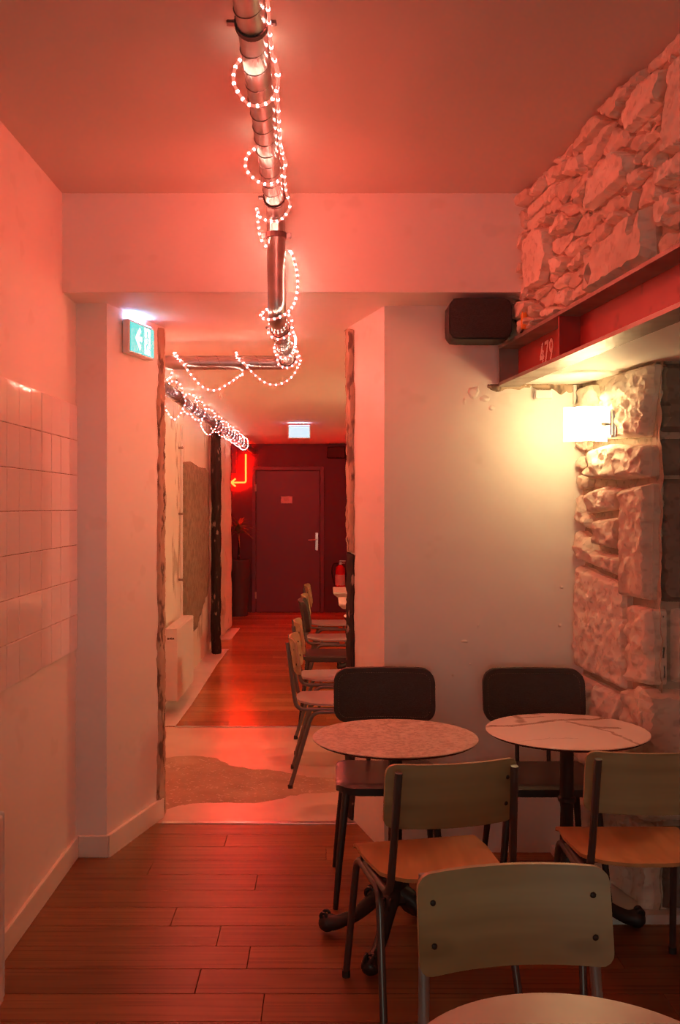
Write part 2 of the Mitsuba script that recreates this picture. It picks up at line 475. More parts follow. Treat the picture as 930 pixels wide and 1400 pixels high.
for y, x0, x1 in ((Y_IN, -.80, .14), (Y_STRIP, -1.06, 1.2)):
    k = struct('trim', cbox(x0, x1, y - .016, y + .016, -.001, .004, .0015), 'chrome', 'bright metal strip across the floor at the edge of the concrete')

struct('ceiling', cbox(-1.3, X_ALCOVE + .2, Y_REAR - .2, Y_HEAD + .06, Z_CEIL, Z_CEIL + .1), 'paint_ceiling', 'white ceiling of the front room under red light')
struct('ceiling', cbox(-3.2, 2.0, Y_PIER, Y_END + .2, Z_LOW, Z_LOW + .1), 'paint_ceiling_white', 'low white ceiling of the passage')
struct('wall_header', cbox(X_LEFT - .1, .9, Y_HEAD, Y_PIER + .05, Z_LOW, Z_CEIL + .02, .003), 'paint_wall', 'white boxed header across the room where the ceiling drops')

# left wall of the front room, with its tiles
struct_left = struct('wall_left', cbox(X_LEFT - .15, X_LEFT, Y_REAR - .15, 4.6, -.1, Z_CEIL + .05), 'paint_wall', 'cream painted left wall with a band of white glazed tiles')
TZ0, TH, TW = .905, .1512, .1362
part(struct_left, 'grout_bed', cbox(X_LEFT - .001, X_LEFT + .003, 1.2, 4.318, TZ0, TZ0 + 7 * TH), 'grout')
tile_master = [mikit.ply(cbox(0, .0085, -TW / 2 + .0011, TW / 2 - .0011, .0013, TH - .0013, .0018), b) for b in ('glazed_tile', 'glazed_tile_warm')]
for c in range(23):
    for r in range(7):
        y = 4.318 - (c + .5) * TW
        w = T().translate([X_LEFT + rng.uniform(-.0004, .0004), y, TZ0 + r * TH]).rotate([0, 0, 1], rng.normal(0, .35)).rotate([0, 1, 0], rng.normal(0, .3))
        part(struct_left, 'tile', tile_master[rng.random() < .3], None, to_world=w)

# left pier of the doorway (front face, splayed face) and its raw edge
JL = [(-1.3, 4.32), (-.965, 4.32), (-.825, 4.86), (-.81, 4.92), (-1.35, 4.92)]
struct('wall_jamb_left', prism(JL, -.05, Z_LOW + .01), 'paint_wall', 'cream painted splayed left side of the doorway')
d = np.array([.145, .58, 0]) / np.linalg.norm([.145, .58, 0])
nl = np.array([d[1], -d[0], 0])
re_rng = np.random.default_rng(17)


def jagged(u0, du, u1, v0, v1):
    zs_ = np.arange(v0, v1 + .001, .03)
    e = [(u0 + du * (meshkit.fbm([[z * 7, u0 * 50, 3.0]], 3)[0] - .5) * 2 + re_rng.normal(0, du * .18), z) for z in zs_]
    return Polygon([*e, (u1, v1), (u1, v0)]).buffer(0)


part('wall_jamb_left', 'raw_edge', stone_mesh(jagged(.015, .02, .10, .0, 2.405), ([-.836, 4.815, 0], d, [0, 0, 1], nl), .010, .012, .010, .013, re_rng, .01, 30, False, 4), 'raw_edge', 35, 'broken raw masonry edge')
# right pier wall of the doorway
JR = [(.247, Y_PIER), (1.10, Y_PIER), (1.9, Y_PIER), (1.9, 4.92), (.10, 4.92), (.112, 4.86)]
struct('wall_right_pier', prism(JR, -.05, Z_LOW + .01), 'paint_wall', 'cream plastered wall behind the two black chairs')
d2 = np.array([-.135, .49, 0]) / np.linalg.norm([-.135, .49, 0])
nr = np.array([-d2[1], d2[0], 0])
for v0, v1, m_, lab in ((1.30, 2.405, 'raw_edge', 'broken raw masonry edge'), (.0, 1.30, 'charred_post', 'broken blackened masonry edge')):
    part('wall_right_pier', 'raw_edge', stone_mesh(jagged(.015, .022, .12, v0, v1), ([.124, 4.79, 0], d2, [0, 0, 1], nr), .010, .012, .010, .013, re_rng, .01, 30, False, 9), m_, 35, lab)
# nicks where the paint has come off the pier wall
nick_rng = np.random.default_rng(12)
frame_pier = ([0, Y_PIER, 0], [1, 0, 0], [0, 0, 1], [0, -1, 0])
for (x, z, w, h) in ((.63, .83, .022, .012), (.60, .93, .03, .012), (.66, 1.0, .015, .02), (.69, 2.0, .05, .03), (.64, 2.03, .05, .05), (.60, 1.99, .018, .03), (.72, 1.96, .03, .02), (.55, .78, .015, .01), (1.03, 1.17, .018, .016), (1.02, 1.0, .016, .014), (1.04, .72, .02, .012), (.62, .67, .012, .012)):
    pl = Polygon([(x + w * nick_rng.uniform(.4, .7) * math.cos(a), z + h * nick_rng.uniform(.4, .7) * math.sin(a)) for a in np.linspace(0, 2 * math.pi, 9)[:-1]])
    part('wall_right_pier', 'plaster_chip', stone_mesh(pl, frame_pier, .006, .008, .002, .008, nick_rng, .002, 40), 'paint_wall', 50)
# ragged plaster where the wall meets the lintel soffit
rag = [(.68, 2.065)]
for x in np.linspace(.70, 1.13, 22):
    rag.append((x, 2.065 - .012 - .028 * nick_rng.random() - (.012 if x > 1.0 else 0)))
rag.append((1.14, 2.065))
part('wall_right_pier', 'broken_edge', stone_mesh(Polygon(rag), frame_pier, .012, .02, .008, .012, nick_rng, .004, 30), 'raw_edge', 40, 'broken plaster under the lintel')

# baseboards
struct('baseboard_left', cbox(X_LEFT, X_LEFT + .015, Y_REAR, 4.32, 0, .095, .003), 'paint_trim', 'cream skirting board along the left wall')
struct('baseboard_jamb', cat([cbox(X_LEFT + .015, -.956, 4.305, 4.32, 0, .095, .003), prism([(-.965, 4.32), (-.951, 4.309), (-.806, 4.87), (-.825, 4.87)], 0, .095)]), 'paint_trim', 'cream skirting board round the left side of the doorway')

# passage behind
OPEN_Y = 12.35
lw = struct('wall_passage_left', cbox(XC_LEFT - .15, XC_LEFT, 4.9, OPEN_Y, -.05, Z_LOW + .02), 'old_plaster', 'old patched plaster wall on the left of the passage')
fr_l = ([XC_LEFT, 0, 0], [0, 1, 0], [0, 0, 1], [1, 0, 0])
rp = np.random.default_rng(21)
rend = [(8.45, 1.90), (9.0, 1.93), (9.6, 1.90), (10.1, 1.91), (10.12, 1.2), (10.05, .62), (9.6, .50), (9.2, .36), (8.9, .44), (8.52, .50), (8.47, 1.2)]
part(lw, 'render_panel', stone_mesh(Polygon(rend), fr_l, .035, .03, .012, .05, rp, .02, 7, seed=5), 'brown_render', 40, 'brown coarse render patch')
part(lw, 'plaster_edge', stone_mesh(Polygon([(10.32, 0.1), (10.75, .05), (10.8, 2.38), (10.35, 2.38), (10.42, 1.3)]), fr_l, .06, .05, .03, .05, rp, .02, 6, seed=6), 'old_plaster', 40)
part(lw, 'plaster_edge', stone_mesh(Polygon([(11.4, 0.0), (12.34, .0), (12.34, 2.40), (11.5, 2.40), (11.42, 1.3)]), fr_l, .05, .04, .02, .06, rp, .02, 6, seed=7), 'old_plaster', 40)
struct('wall_passage_right', cbox(.27, .42, 11.2, Y_END, -.05, Z_LOW + .02, .004), 'paint_wall', 'pale wall edge at the far right of the passage')
struct('wall_passage_far_right', cbox(1.9, 2.05, 4.9, Y_END, -.05, Z_LOW + .02), 'paint_wall', 'pale wall behind the passage tables')
struct('wall_passage_corner', cat([cbox(-3.2, -3.05, OPEN_Y - .2, Y_END, -.05, Z_LOW + .02), cbox(-3.1, XC_LEFT - .1, OPEN_Y - .15, OPEN_Y, -.05, Z_LOW + .02)]), 'dark_paint', 'dark wall round the corner at the end of the passage')
struct('wall_end', cbox(-3.2, 2.05, Y_END, Y_END + .15, -.05, Z_LOW + .02), 'dark_paint', 'dark maroon wall at the end of the passage')
# the door in the end wall
dk = thing('door_1', 'dark maroon flush door at the end of the passage', 'door')
labels[dk] = {'kind': 'structure', 'label': 'dark maroon flush door at the end of the passage'}
DX0, DX1, DZ = -1.035, -.115, 2.03
part(dk, 'leaf', cbox(DX0 + .005, DX1 - .005, Y_END - .022, Y_END - .002, .008, DZ - .005, .003), 'dark_door')
for a, b, z0, z1 in ((DX0 - .055, DX0, 0, DZ + .055), (DX1, DX1 + .055, 0, DZ + .055), (DX0 - .002, DX1 + .002, DZ, DZ + .055)):
    part(dk, 'frame', cbox(a, b, Y_END - .045, Y_END - .001, z0, z1, .004), 'dark_door')
pl_ = part(dk, 'handle_plate', cbox(-.185, -.145, Y_END - .032, Y_END - .022, .89, 1.14, .004), 'chrome', label='chrome handle plate')
part(pl_, 'handle', sweep(fillet([(-.165, Y_END - .03, 1.045), (-.165, Y_END - .075, 1.045), (-.285, Y_END - .075, 1.035)], .02), .009, 8), 'chrome', 40, 'chrome lever')
for z in (.25, 1.78):
    part(dk, 'hinge', cbox(DX0 - .012, DX0 + .012, Y_END - .055, Y_END - .03, z - .05, z + .05, .003), 'bare_steel')

# skewed right-hand wall: stone over a steel beam, plaster soffit, alcove
uw = np.array([.106, -1, 0]) / math.hypot(.106, 1)
nw = np.array([-1, -.106, 0]) / math.hypot(.106, 1)
y_far, y_near = 4.37, 1.95
fr_w = ([xw(y_far), y_far, Z_BEAM], uw, [0, 0, 1], nw)
WU, WV = (y_far - y_near) * math.hypot(.106, 1), Z_CEIL - Z_BEAM
wr = struct('wall_right', prism([(xw(Y_PIER) + .03, Y_PIER), (xw(y_near) + .03, y_near), (xw(Y_REAR) + .03, Y_REAR), (X_ALCOVE + .2, Y_REAR), (X_ALCOVE + .2, Y_PIER)], Z_BEAM - .01, Z_CEIL + .02), 'lime_mortar', 'rubble stone wall above the red steel beam')
part(wr, 'mortar', rough_sheet(0, WU, 0, WV, (np.array(fr_w[0]) - .016 * nw, *fr_w[1:]), .02, .02, 22, 2), 'lime_mortar', 40, 'rough lime mortar between the stones')
part(wr, 'mortar_field', rough_sheet(WU, WU + 4.95, 0, WV, fr_w, .06, .03, 9, 3), 'stone_b', 40)


def U_of(y):
    return (y_far - y) * math.hypot(.106, 1)


def wpoly(pts):
    return Polygon([(U_of(y), z - Z_BEAM) for y, z in pts])


hand = [
    ('d', wpoly([(3.34, 2.236), (2.84, 2.236), (2.86, 2.40), (3.0, 2.405), (3.33, 2.375)])),
    ('b', wpoly([(4.02, 2.40), (3.80, 2.385), (3.74, 2.47), (3.76, 2.58), (3.88, 2.62), (4.02, 2.60)])),
    ('c', wpoly([(2.76, 2.50), (2.30, 2.47), (2.28, 2.66), (2.45, 2.735), (2.70, 2.72)])),
    ('b', wpoly([(3.36, 2.52), (3.02, 2.52), (2.98, 2.58), (3.10, 2.64), (3.33, 2.62)])),
    ('b', wpoly([(3.02, 2.66), (2.78, 2.66), (2.74, 2.745), (2.9, 2.77), (3.05, 2.745)])),
    ('b', wpoly([(2.80, 2.42), (2.44, 2.40), (2.40, 2.45), (2.58, 2.475), (2.78, 2.475)])),
]
hand[0] = ('d', hand[0][1].difference(unary_union([Point(U_of(2.93), 2.368 - Z_BEAM).buffer(.014), Point(U_of(3.275), 2.295 - Z_BEAM).buffer(.014)])))
rw = np.random.default_rng(33)
taken = unary_union([p.buffer(.008) for _, p in hand])
stones = [(k, p) for k, p in hand]
for g in cells(WU, WV, 165, 3.3, rw):
    g = g.difference(taken)
    for q in getattr(g, 'geoms', [g]):
        if q.is_empty:
            continue
        q = segmentize(q.buffer(-.005), .022)
        if q.geom_type != 'Polygon':
            continue
        c_ = np.array(q.exterior.coords)[:-1]
        q = Polygon(c_ + rw.normal(0, .0028, c_.shape)).buffer(0)
        for q2 in getattr(q, 'geoms', [q]):
            if q2.area > 8e-4:
                stones.append(('r', q2))
for i, (kind, p) in enumerate(stones):
    if kind == 'd':
        m = stone_mesh(p, fr_w, .042, .006, .004, .022, rw, .06, 9, True, i)
        part(wr, 'stone', m, 'stone_a', 30, 'dressed flat stone with two dark holes')
    else:
        if len(p.exterior.coords) > 5 and kind != 'r':
            p = p.buffer(-.02).buffer(.02)
        big = kind != 'r'
        m = stone_mesh(p, fr_w, rw.choice([.006, .014, .022, .034]) if not big else .034, rw.uniform(.006, .012), .011, .010, rw, .06, 42, False, i)
        part(wr, 'stone', m, f'stone_{"abc"[rw.integers(3)] if not big else "c"}', 40)
for y, z in ((2.93, 2.368), (3.275, 2.295)):
    c = np.array(fr_w[0]) + U_of(y) * uw + (z - Z_BEAM) * np.array([0, 0, 1]) + .012 * nw
    m = trimesh.creation.cylinder(.0135, .01, sections=14)
    m.apply_transform(trimesh.geometry.align_vectors([0, 0, 1], nw))
    m.apply_translation(c)
    part(wr, 'hole_shade_plug', m, 'hole_shade', 40, 'dark plug painted as the shade inside a drilled hole')  # plug coloured dark in place of the shade down the hole

# lintel soffit and the alcove's far walls
struct('wall_lintel', prism([(xw(Y_PIER) + .055, Y_PIER), (xw(Y_REAR) + .055, Y_REAR), (X_ALCOVE + .1, Y_REAR), (X_ALCOVE + .1, Y_PIER)], Z_SOFFIT, Z_BEAM - .012), 'paint_wall', 'cream plaster soffit of the alcove behind the steel beam')
struct('wall_alcove', cbox(X_ALCOVE, X_ALCOVE + .15, Y_REAR - .1, 3.9, -.05, Z_SOFFIT + .01), 'stone_b', 'stone wall at the back of the alcove')

# stone pier
PS = np.array([1.205 - 1.10, 3.66 - 4.374, 0])
PL = np.linalg.norm(PS)
us = PS / PL
ns = np.array([us[1], -us[0], 0])
fr_s = ([1.10, 4.374, 0], us, [0, 0, 1], ns)
pier = struct('wall_stone_pier', prism([(1.135, Y_PIER), (1.222, 3.69), (X_ALCOVE + .1, 3.69), (X_ALCOVE + .1, Y_PIER)], -.05, Z_SOFFIT + .01), 'lime_mortar', 'rough stone pier beside the wall lamp')
part(pier, 'mortar', rough_sheet(0, PL, 0, Z_SOFFIT, ([1.125, 4.374, 0], us, [0, 0, 1], ns), .022, .02, 14, 5), 'lime_mortar', 40)


def pu(y):
    return (4.374 - max(y, 3.60)) / .774 * PL


side = [
    (.06, [(4.13, 1.80), (3.66, 1.78), (3.60, 1.94), (3.60, 2.06), (3.95, 2.06), (4.10, 1.98)]),
    (.05, [(4.36, 1.86), (4.15, 1.84), (4.13, 1.97), (4.20, 2.05), (4.36, 2.05)]),
    (.085, [(4.22, 1.64), (3.90, 1.625), (3.62, 1.63), (3.61, 1.76), (4.0, 1.785), (4.18, 1.77)]),
    (.04, [(4.36, 1.77), (4.26, 1.76), (4.26, 1.83), (4.36, 1.84)]),
    (.045, [(4.36, 1.69), (4.25, 1.67), (4.25, 1.745), (4.36, 1.755)]),
    (.035, [(4.36, 1.59), (4.24, 1.60), (4.24, 1.66), (4.36, 1.675)]),
    (.06, [(4.24, 1.49), (3.93, 1.51), (3.88, 1.60), (4.05, 1.615), (4.22, 1.59)]),
    (.055, [(4.36, 1.45), (4.20, 1.42), (4.18, 1.475), (4.26, 1.50), (4.27, 1.58), (4.36, 1.58)]),
    (.065, [(4.17, 1.36), (3.92, 1.35), (3.90, 1.49), (4.13, 1.475)]),
    (.06, [(4.36, 1.29), (4.15, 1.27), (3.90, 1.24), (3.90, 1.33), (4.17, 1.345), (4.22, 1.40), (4.36, 1.43)]),
    (.055, [(4.36, .82), (3.84, .80), (3.84, 1.22), (4.14, 1.25), (4.36, 1.275)]),
    (.075, [(3.88, 1.17), (3.62, 1.17), (3.60, 1.62), (3.86, 1.60)]),
    (.05, [(3.82, .84), (3.60, .86), (3.60, 1.15), (3.82, 1.15)]),
    (.07, [(4.36, .42), (3.86, .40), (3.86, .78), (4.36, .80)]),
    (.09, [(3.84, .35), (3.60, .35), (3.60, .83), (3.84, .82)]),
    (.07, [(4.36, .02), (4.0, .02), (4.0, .40), (4.36, .41)]),
    (.08, [(3.98, .02), (3.60, .02), (3.60, .33), (3.98, .385)]),
]
rs = np.random.default_rng(44)
for i, (dep, pts) in enumerate(side):
    p = Polygon([(pu(y), z) for y, z in pts]).buffer(-.006)
    p = p.buffer(-.012).buffer(.012, quad_segs=3)
    m = stone_mesh(p, fr_s, dep * .5, .02, .034 if i not in (10, 11) else .018, .011, rs, .05, 23, False, 50 + i)
    part(pier, 'stone', m, f'stone_{"abc"[(i * 2) % 3]}', 45)
fr_f = ([1.205, 3.69, 0], [1, 0, 0], [0, 0, 1], [0, -1, 0])
for i, (x0, x1, z0, z1, dep, b) in enumerate(((.022, .30, 1.80, 2.06, .05, 'shaded_dressed_stone'), (.31, .60, 1.80, 2.06, .05, 'shaded_dressed_stone'), (.022, .56, 1.64, 1.78, .02, 'shaded_dressed_stone'), (.022, .22, 1.17, 1.63, .04, 'shaded_dressed_stone'), (.23, .56, 1.17, 1.63, .045, 'shaded_dressed_stone'),
                                              (.022, .055, .87, 1.15, .03, 'shaded_dressed_stone'), (.065, .15, .87, 1.15, .05, 'stone_b'), (.16, .56, .87, 1.15, .03, 'shaded_dressed_stone'), (-.05, .30, .36, .85, .09, 'stone_b'), (.31, .56, .36, .85, .09, 'shaded_dressed_stone'), (.022, .2, .03, .34, .06, 'shaded_dressed_stone'), (.21, .56, .03, .34, .06, 'shaded_dressed_stone'))):
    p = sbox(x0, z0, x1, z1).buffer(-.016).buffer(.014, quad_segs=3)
    m = stone_mesh(p, fr_f, dep * .8, .012 if b == 'shaded_dressed_stone' else .05, .014, .022, rs, .06, 9, b == 'shaded_dressed_stone', 80 + i)
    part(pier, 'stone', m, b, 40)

# the room behind the camera: wall with an unseen window, placed to light surfaces facing it
struct('wall_rear', cat([cbox(-1.25, -.75, Y_REAR - .15, Y_REAR, -.05, Z_CEIL + .05), cbox(.95, 1.95, Y_REAR - .15, Y_REAR, -.05, Z_CEIL + .05), cbox(-.75, .95, Y_REAR - .15, Y_REAR, -.05, .7), cbox(-.75, .95, Y_REAR - .15, Y_REAR, 2.2, Z_CEIL + .05)]), 'paint_wall', 'cream wall behind the viewer around an unseen window')
wk = numbered('unseen_window_1')
labels[wk] = {'kind': 'structure', 'label': 'unseen window behind the viewer, placed to light the surfaces facing it'}
part(wk, 'pane', quad((-.75, Y_REAR - .1, .7), (.95, Y_REAR - .1, .7), (.95, Y_REAR - .1, 2.2), (-.75, Y_REAR - .1, 2.2)), 'pane_glass')
for a in (-.75, .08, .91):
    part(wk, 'window_frame', cbox(a, a + .04, Y_REAR - .13, Y_REAR - .06, .7, 2.2), 'window_frame')
for z in (.7, 2.16):
    part(wk, 'window_frame', cbox(-.75, .95, Y_REAR - .129, Y_REAR - .061, z, z + .04), 'window_frame')

# ================================================================== STEEL BEAM
bk = thing('steel_beam', 'red painted steel beam carrying the stone wall, marked 479', 'beam')


def along(y, off, z):
    p = np.array([xw(y), y, z]) + off * nw
    return p


def beam_piece(y0, y1, o0, o1, z0, z1):
    v = [along(y, o, z) for y in (y0, y1) for o in (o0, o1) for z in (z0, z1)]
    return trimesh.convex.convex_hull(np.array(v))


part(bk, 'web', beam_piece(4.36, Y_REAR + .01, -.06, -.05, 2.07, Z_BEAM - .01), 'red_lead')
part(bk, 'top_flange', beam_piece(4.36, Y_REAR + .01, -.09, .035, Z_BEAM - .013, Z_BEAM), 'bare_steel')
part(bk, 'bottom_flange', beam_piece(4.36, Y_REAR + .01, -.06, .035, 2.055, 2.069), 'bare_steel')
for y in (3.60, 2.2, .8):
    part(bk, 'stiffener', beam_piece(y, y - .012, -.055, .028, 2.069, Z_BEAM - .013), 'red_lead')
part(bk, 'end_plate', beam_piece(4.35, 4.34, -.06, .036, 2.05, Z_BEAM + .002), 'bare_steel')
tm = meshkit.text_mesh('479', .078, .0012, True)
w0 = tm.bounds
tm.apply_translation([-(w0[0][0]), 0, 0])
sx = .16 / (tm.bounds[1][0])
tv = tm.vertices
TX = np.array([along(4.04, -.0495, 2.108)])[0]
tm.vertices = TX + np.outer(tv[:, 0] * sx, uw) + np.outer(tv[:, 1], [0, 0, 1]) + np.outer(tv[:, 2], nw)
part(bk, 'marking', tm, 'white_marking', False, 'stencilled white number 479')

# ================================================================== DUCT AND ROPE LIGHT
PR = .0375


def ring_between(a, b, r):
    return trimesh.creation.cylinder(r, segment=[a, b], sections=28)


ZD, ZD2 = 2.722, 2.29
A0, A1 = np.array([-.12, -2.4, ZD]), np.array([-.212, 4.005, ZD])
A2, A3, A4, A5 = np.array([-.207, 4.005, ZD2]), np.array([-.215, 5.28, ZD2]), np.array([-1.06, 5.28, ZD2]), np.array([-1.05, Y_END - .01, ZD2])
duct = thing('ventilation_duct', 'narrow galvanised spiral duct running along the ceiling and down the passage', 'duct')
axis_all = fillet([A0, A1, A2, A3, A4, A5], .075, 8)
part(duct, 'pipe', sweep(axis_all, PR, 28, False), 'galvanised', 60)


def seam(a, b, pitch):
    a, b = np.array(a, float), np.array(b, float)
    L = np.linalg.norm(b - a)
    t = (b - a) / L
    e = np.cross(t, [0, 0, 1] if abs(t[2]) < .9 else [1, 0, 0])
    e /= np.linalg.norm(e)
    g = np.cross(t, e)
    n = int(L / pitch * 28)
    s = np.linspace(0, L, n)
    ph = s / pitch * 2 * np.pi
    return sweep(a + np.outer(s, t) + (PR + .0003) * (np.outer(np.cos(ph), e) + np.outer(np.sin(ph), g)), .0013, 4)


for a, b in ((A0, A1 - [0, .10, 0]), (A2 + [0, .1, 0], A3 - [0, .1, 0]), (A3 - [.1, 0, 0], A4 + [.1, 0, 0]), (A4 + [0, .1, 0], A5)):
    part(duct, 'seam', seam(a, b, .105), 'galv_seam', 40)


def clamp(c, axis, up=None, length=None):
    axis = np.array(axis, float) / np.linalg.norm(axis)
    m = trimesh.creation.annulus(PR - .001, PR + .005, .022, sections=28)
    m.apply_transform(trimesh.geometry.align_vectors([0, 0, 1], axis))
    m.apply_translation(c)
    ck = part(duct, 'clamp', m, 'clamp_rubber', 40, 'dark rubber-lined pipe clamp')
    e = np.cross(axis, [0, 0, 1]) if abs(axis[2]) < .9 else np.array([1.0, 0, 0])
    for s in (-1, 1):
        q = np.array(c) + s * e * (PR + .012)
        b = cbox(-.012, .012, -.011, .011, -.004, .004, .002)
        M = np.eye(4)
        M[:3, :3] = np.stack([e, axis, np.cross(e, axis)], 1)
        b.apply_transform(M)
        b.apply_translation(q)
        part(ck, 'lug', b, 'galv_seam')
    if up is not None:
        p1 = np.array(c) + np.array(up) * (PR + .003)
        part(ck, 'hanger_rod', ring_between(p1, p1 + np.array(up) * length, .005), 'galv_seam', 40)


adir = (A1 - A0)
for y in (2.45, 3.84, .6, -1.2):
    clamp(A0 + adir * ((y - A0[1]) / (A1[1] - A0[1])), adir, (0, 0, 1), Z_CEIL - ZD - PR - .003)
clamp((A1 + (A2 - A1) * .24), (0, 0, 1), (0, 1, 0), .055)
clamp(A2 + [0, .24, 0], (0, 1, 0), (0, 0, 1), Z_LOW - ZD2 - PR - .003)
clamp(A3 - [0, .14, 0], (0, 1, 0), (0, 0, 1), Z_LOW - ZD2 - PR - .003)
for y in (6.9, 9.2, 12.6):
    clamp([-1.055, y, ZD2], (0, 1, 0), (0, 0, 1), Z_LOW - ZD2 - PR - .003)


def catmull(P, step=.004):
    P = np.array(P, float)
    P = np.vstack([2 * P[0] - P[1], P, 2 * P[-1] - P[-2]])
    out = []
    for i in range(1, len(P) - 2):
        p0, p1, p2, p3 = P[i - 1:i + 3]
        n = max(3, int(np.linalg.norm(p2 - p1) / step))
        t = np.linspace(0, 1, n, endpoint=False)[:, None]
        out.append(.5 * (2 * p1 + (p2 - p0) * t + (2 * p0 - 5 * p1 + 4 * p2 - p3) * t ** 2 + (3 * p1 - p0 - 3 * p2 + p3) * t ** 3))
    return np.vstack([*out, P[-2][None]])


def on_front(y, a, r):              # angle: 0 right, 90 up, 180 left, 270 down, seen from the camera
    c = A0 + adir * ((y - A0[1]) / (A1[1] - A0[1]))
    a = math.radians(a)
    return c + r * np.array([math.cos(a), 0, math.sin(a)])


def off(c, a, r):
    a = math.radians(a)
    return np.array(c) + r * np.array([math.cos(a), 0, math.sin(a)])


rope = []
# loops overhead, from behind the viewer to the header: (y of loop, slack below, slack on the left)
prev = 1.95
for yk, below, left in ((2.74, .085, .062), (3.42, .082, .075)):
    for f, a in ((.25, -5), (.5, -15), (.75, -18)):
        rope.append(on_front(prev + (yk - prev) * f, a, .047))
    rope += [on_front(yk - .06, -30, .068), on_front(yk - .01, -65, below), on_front(yk + .0, -105, below + .004), on_front(yk - .01, -150, left + .012), on_front(yk - .01, -185, left + .003),
             on_front(yk - .005, -215, .062), on_front(yk + .0, -245, .068), on_front(yk + .01, -290, .068), on_front(yk + .03, -325, .058)]
    prev = yk + .12
# down to the header: under the pipe, then along the drop
rope += [on_front(3.62, 0, .047), on_front(3.75, -8, .05), on_front(3.86, -30, .068), on_front(3.90, -80, .075), on_front(3.90, -130, .082), on_front(3.93, -165, .075)]
D = A1
rope += [off([D[0], 3.985, 2.60], 180, .058), [D[0] - .02, 4.055, 2.575], [D[0] + .05, 4.055, 2.57], [D[0] + .066, 4.02, 2.545],
         [D[0] + .085, 3.99, 2.47], [D[0] + .088, 3.985, 2.40], [D[0] + .075, 3.98, 2.34], [D[0] + .045, 3.95, 2.295], [D[0] - .01, 3.935, 2.268], [D[0] - .055, 3.96, 2.28], [D[0] - .055, 4.02, 2.31]]
B = A2


def on_low(y, a, r):
    return off([B[0], y, ZD2], a, r)


rope += [on_low(4.07, 110, .055), on_low(4.13, 30, .055), on_low(4.17, -30, .058), on_low(4.20, -90, .056), on_low(4.23, -150, .055), on_low(4.29, 140, .05), on_low(4.36, 60, .05), on_low(4.44, 0, .056), on_low(4.56, -15, .058),
         on_low(4.66, -50, .06), on_low(4.70, -90, .062), on_low(4.74, -140, .058), on_low(4.80, 160, .052), on_low(4.86, 90, .048), on_low(4.92, 20, .052), on_low(4.97, -40, .062), on_low(5.0, -90, .066), on_low(5.04, -140, .062), on_low(5.08, 150, .05), on_low(5.12, 60, .05),
         on_low(5.16, 0, .062)]
# slack along the cross piece: (x, z) hanging on the near side, over the top, back
YN, YB = 5.28 - .05, 5.28 + .05
rope += [[-.165, 5.22, 2.25], [-.20, YN, 2.20], [-.27, YN - .01, 2.165], [-.34, YN - .01, 2.18], [-.42, YN, 2.25], [-.475, YN, 2.31], [-.49, 5.28, 2.342], [-.48, YB, 2.30], [-.46, YB, 2.24], [-.48, 5.28, 2.215], [-.53, YN, 2.17], [-.60, YN - .01, 2.135], [-.67, YN - .01, 2.16],
         [-.74, YN, 2.24], [-.79, YN, 2.31], [-.82, 5.28, 2.342], [-.83, YB, 2.30], [-.85, YB, 2.22], [-.90, YN, 2.17], [-.97, YN, 2.16], [-1.04, YN, 2.22], [-1.10, 5.26, 2.31], [-1.11, 5.36, 2.34], [-1.06, 5.45, 2.345]]


def on_far(y, a, r):
    return off([-1.055, y, ZD2], a, r)


rope += [on_far(5.6, 60, .055), on_far(6.1, 125, .052), on_far(6.5, 125, .052)]
for yk, sl in ((6.80, .17), (7.56, .066), (8.04, .07), (8.75, .14), (9.40, .066), (9.99, .07), (10.56, .066), (11.17, .064), (11.76, .066), (12.33, .07)):
    rope += [on_far(yk - .10, 125, .052), on_far(yk - .06, 100, .085), on_far(yk - .04, 55, .080), on_far(yk - .02, 10, .060), on_far(yk - .01, -40, .04 + sl * .35), on_far(yk, -90, sl), on_far(yk + .01, -140, .04 + sl * .35), on_far(yk + .03, 175, .056), on_far(yk + .08, 130, .052)]
path = catmull(rope)
seg = np.r_[0, np.cumsum(np.linalg.norm(np.diff(path, axis=0), axis=1))]
tang = np.gradient(path, axis=0)
tang /= np.linalg.norm(tang, axis=1, keepdims=True) + 1e-12
tight = np.clip((np.abs(tang[:, 1]) - .55) / .35, 0, 1)
gap = np.where(path[:, 1] < 4.0, .0235 + .040 * tight, np.where(path[:, 1] > 5.6, .030 + .034 * tight, .031))     # beads bunch together in the loops, spread on the straight runs
count = np.r_[0, np.cumsum(np.diff(seg) / ((gap[1:] + gap[:-1]) / 2))]
at_ = np.interp(np.arange(int(count[-1])) + .3, count, seg)
bead_at = np.stack([np.interp(at_, seg, path[:, k]) for k in range(3)], 1)
rk = thing('rope_light', 'rope of glowing red and white LED beads looped around the ceiling duct', 'rope light')
lo = np.stack([np.interp(np.linspace(0, seg[-1], int(seg[-1] / .012)), seg, path[:, k]) for k in range(3)], 1)
part(rk, 'tube', sweep(lo, .0042, 6), 'led_base', 60, emit=LED_TUBE, pick=.5)
ico = trimesh.creation.icosphere(1, .0054)
V, Fc = np.array(ico.vertices), np.array(ico.faces)
for y0, y1, w in ((-9, 4.0, 12), (4.0, 5.55, 7), (5.55, 99, 8)):   # overhead, down the header and across, along the passage
    q = bead_at[(bead_at[:, 1] >= y0) & (bead_at[:, 1] < y1)]
    bv = (q[:, None] + V[None]).reshape(-1, 3)
    bf = (Fc[None] + (np.arange(len(q)) * len(V))[:, None, None]).reshape(-1, 3)
    part(rk, 'bead', trimesh.Trimesh(bv, bf, process=False), 'led_base', label='small glowing LED beads', kind='stuff', emit=LED if y0 < 5 else [1.9 * c for c in LED], pick=w)

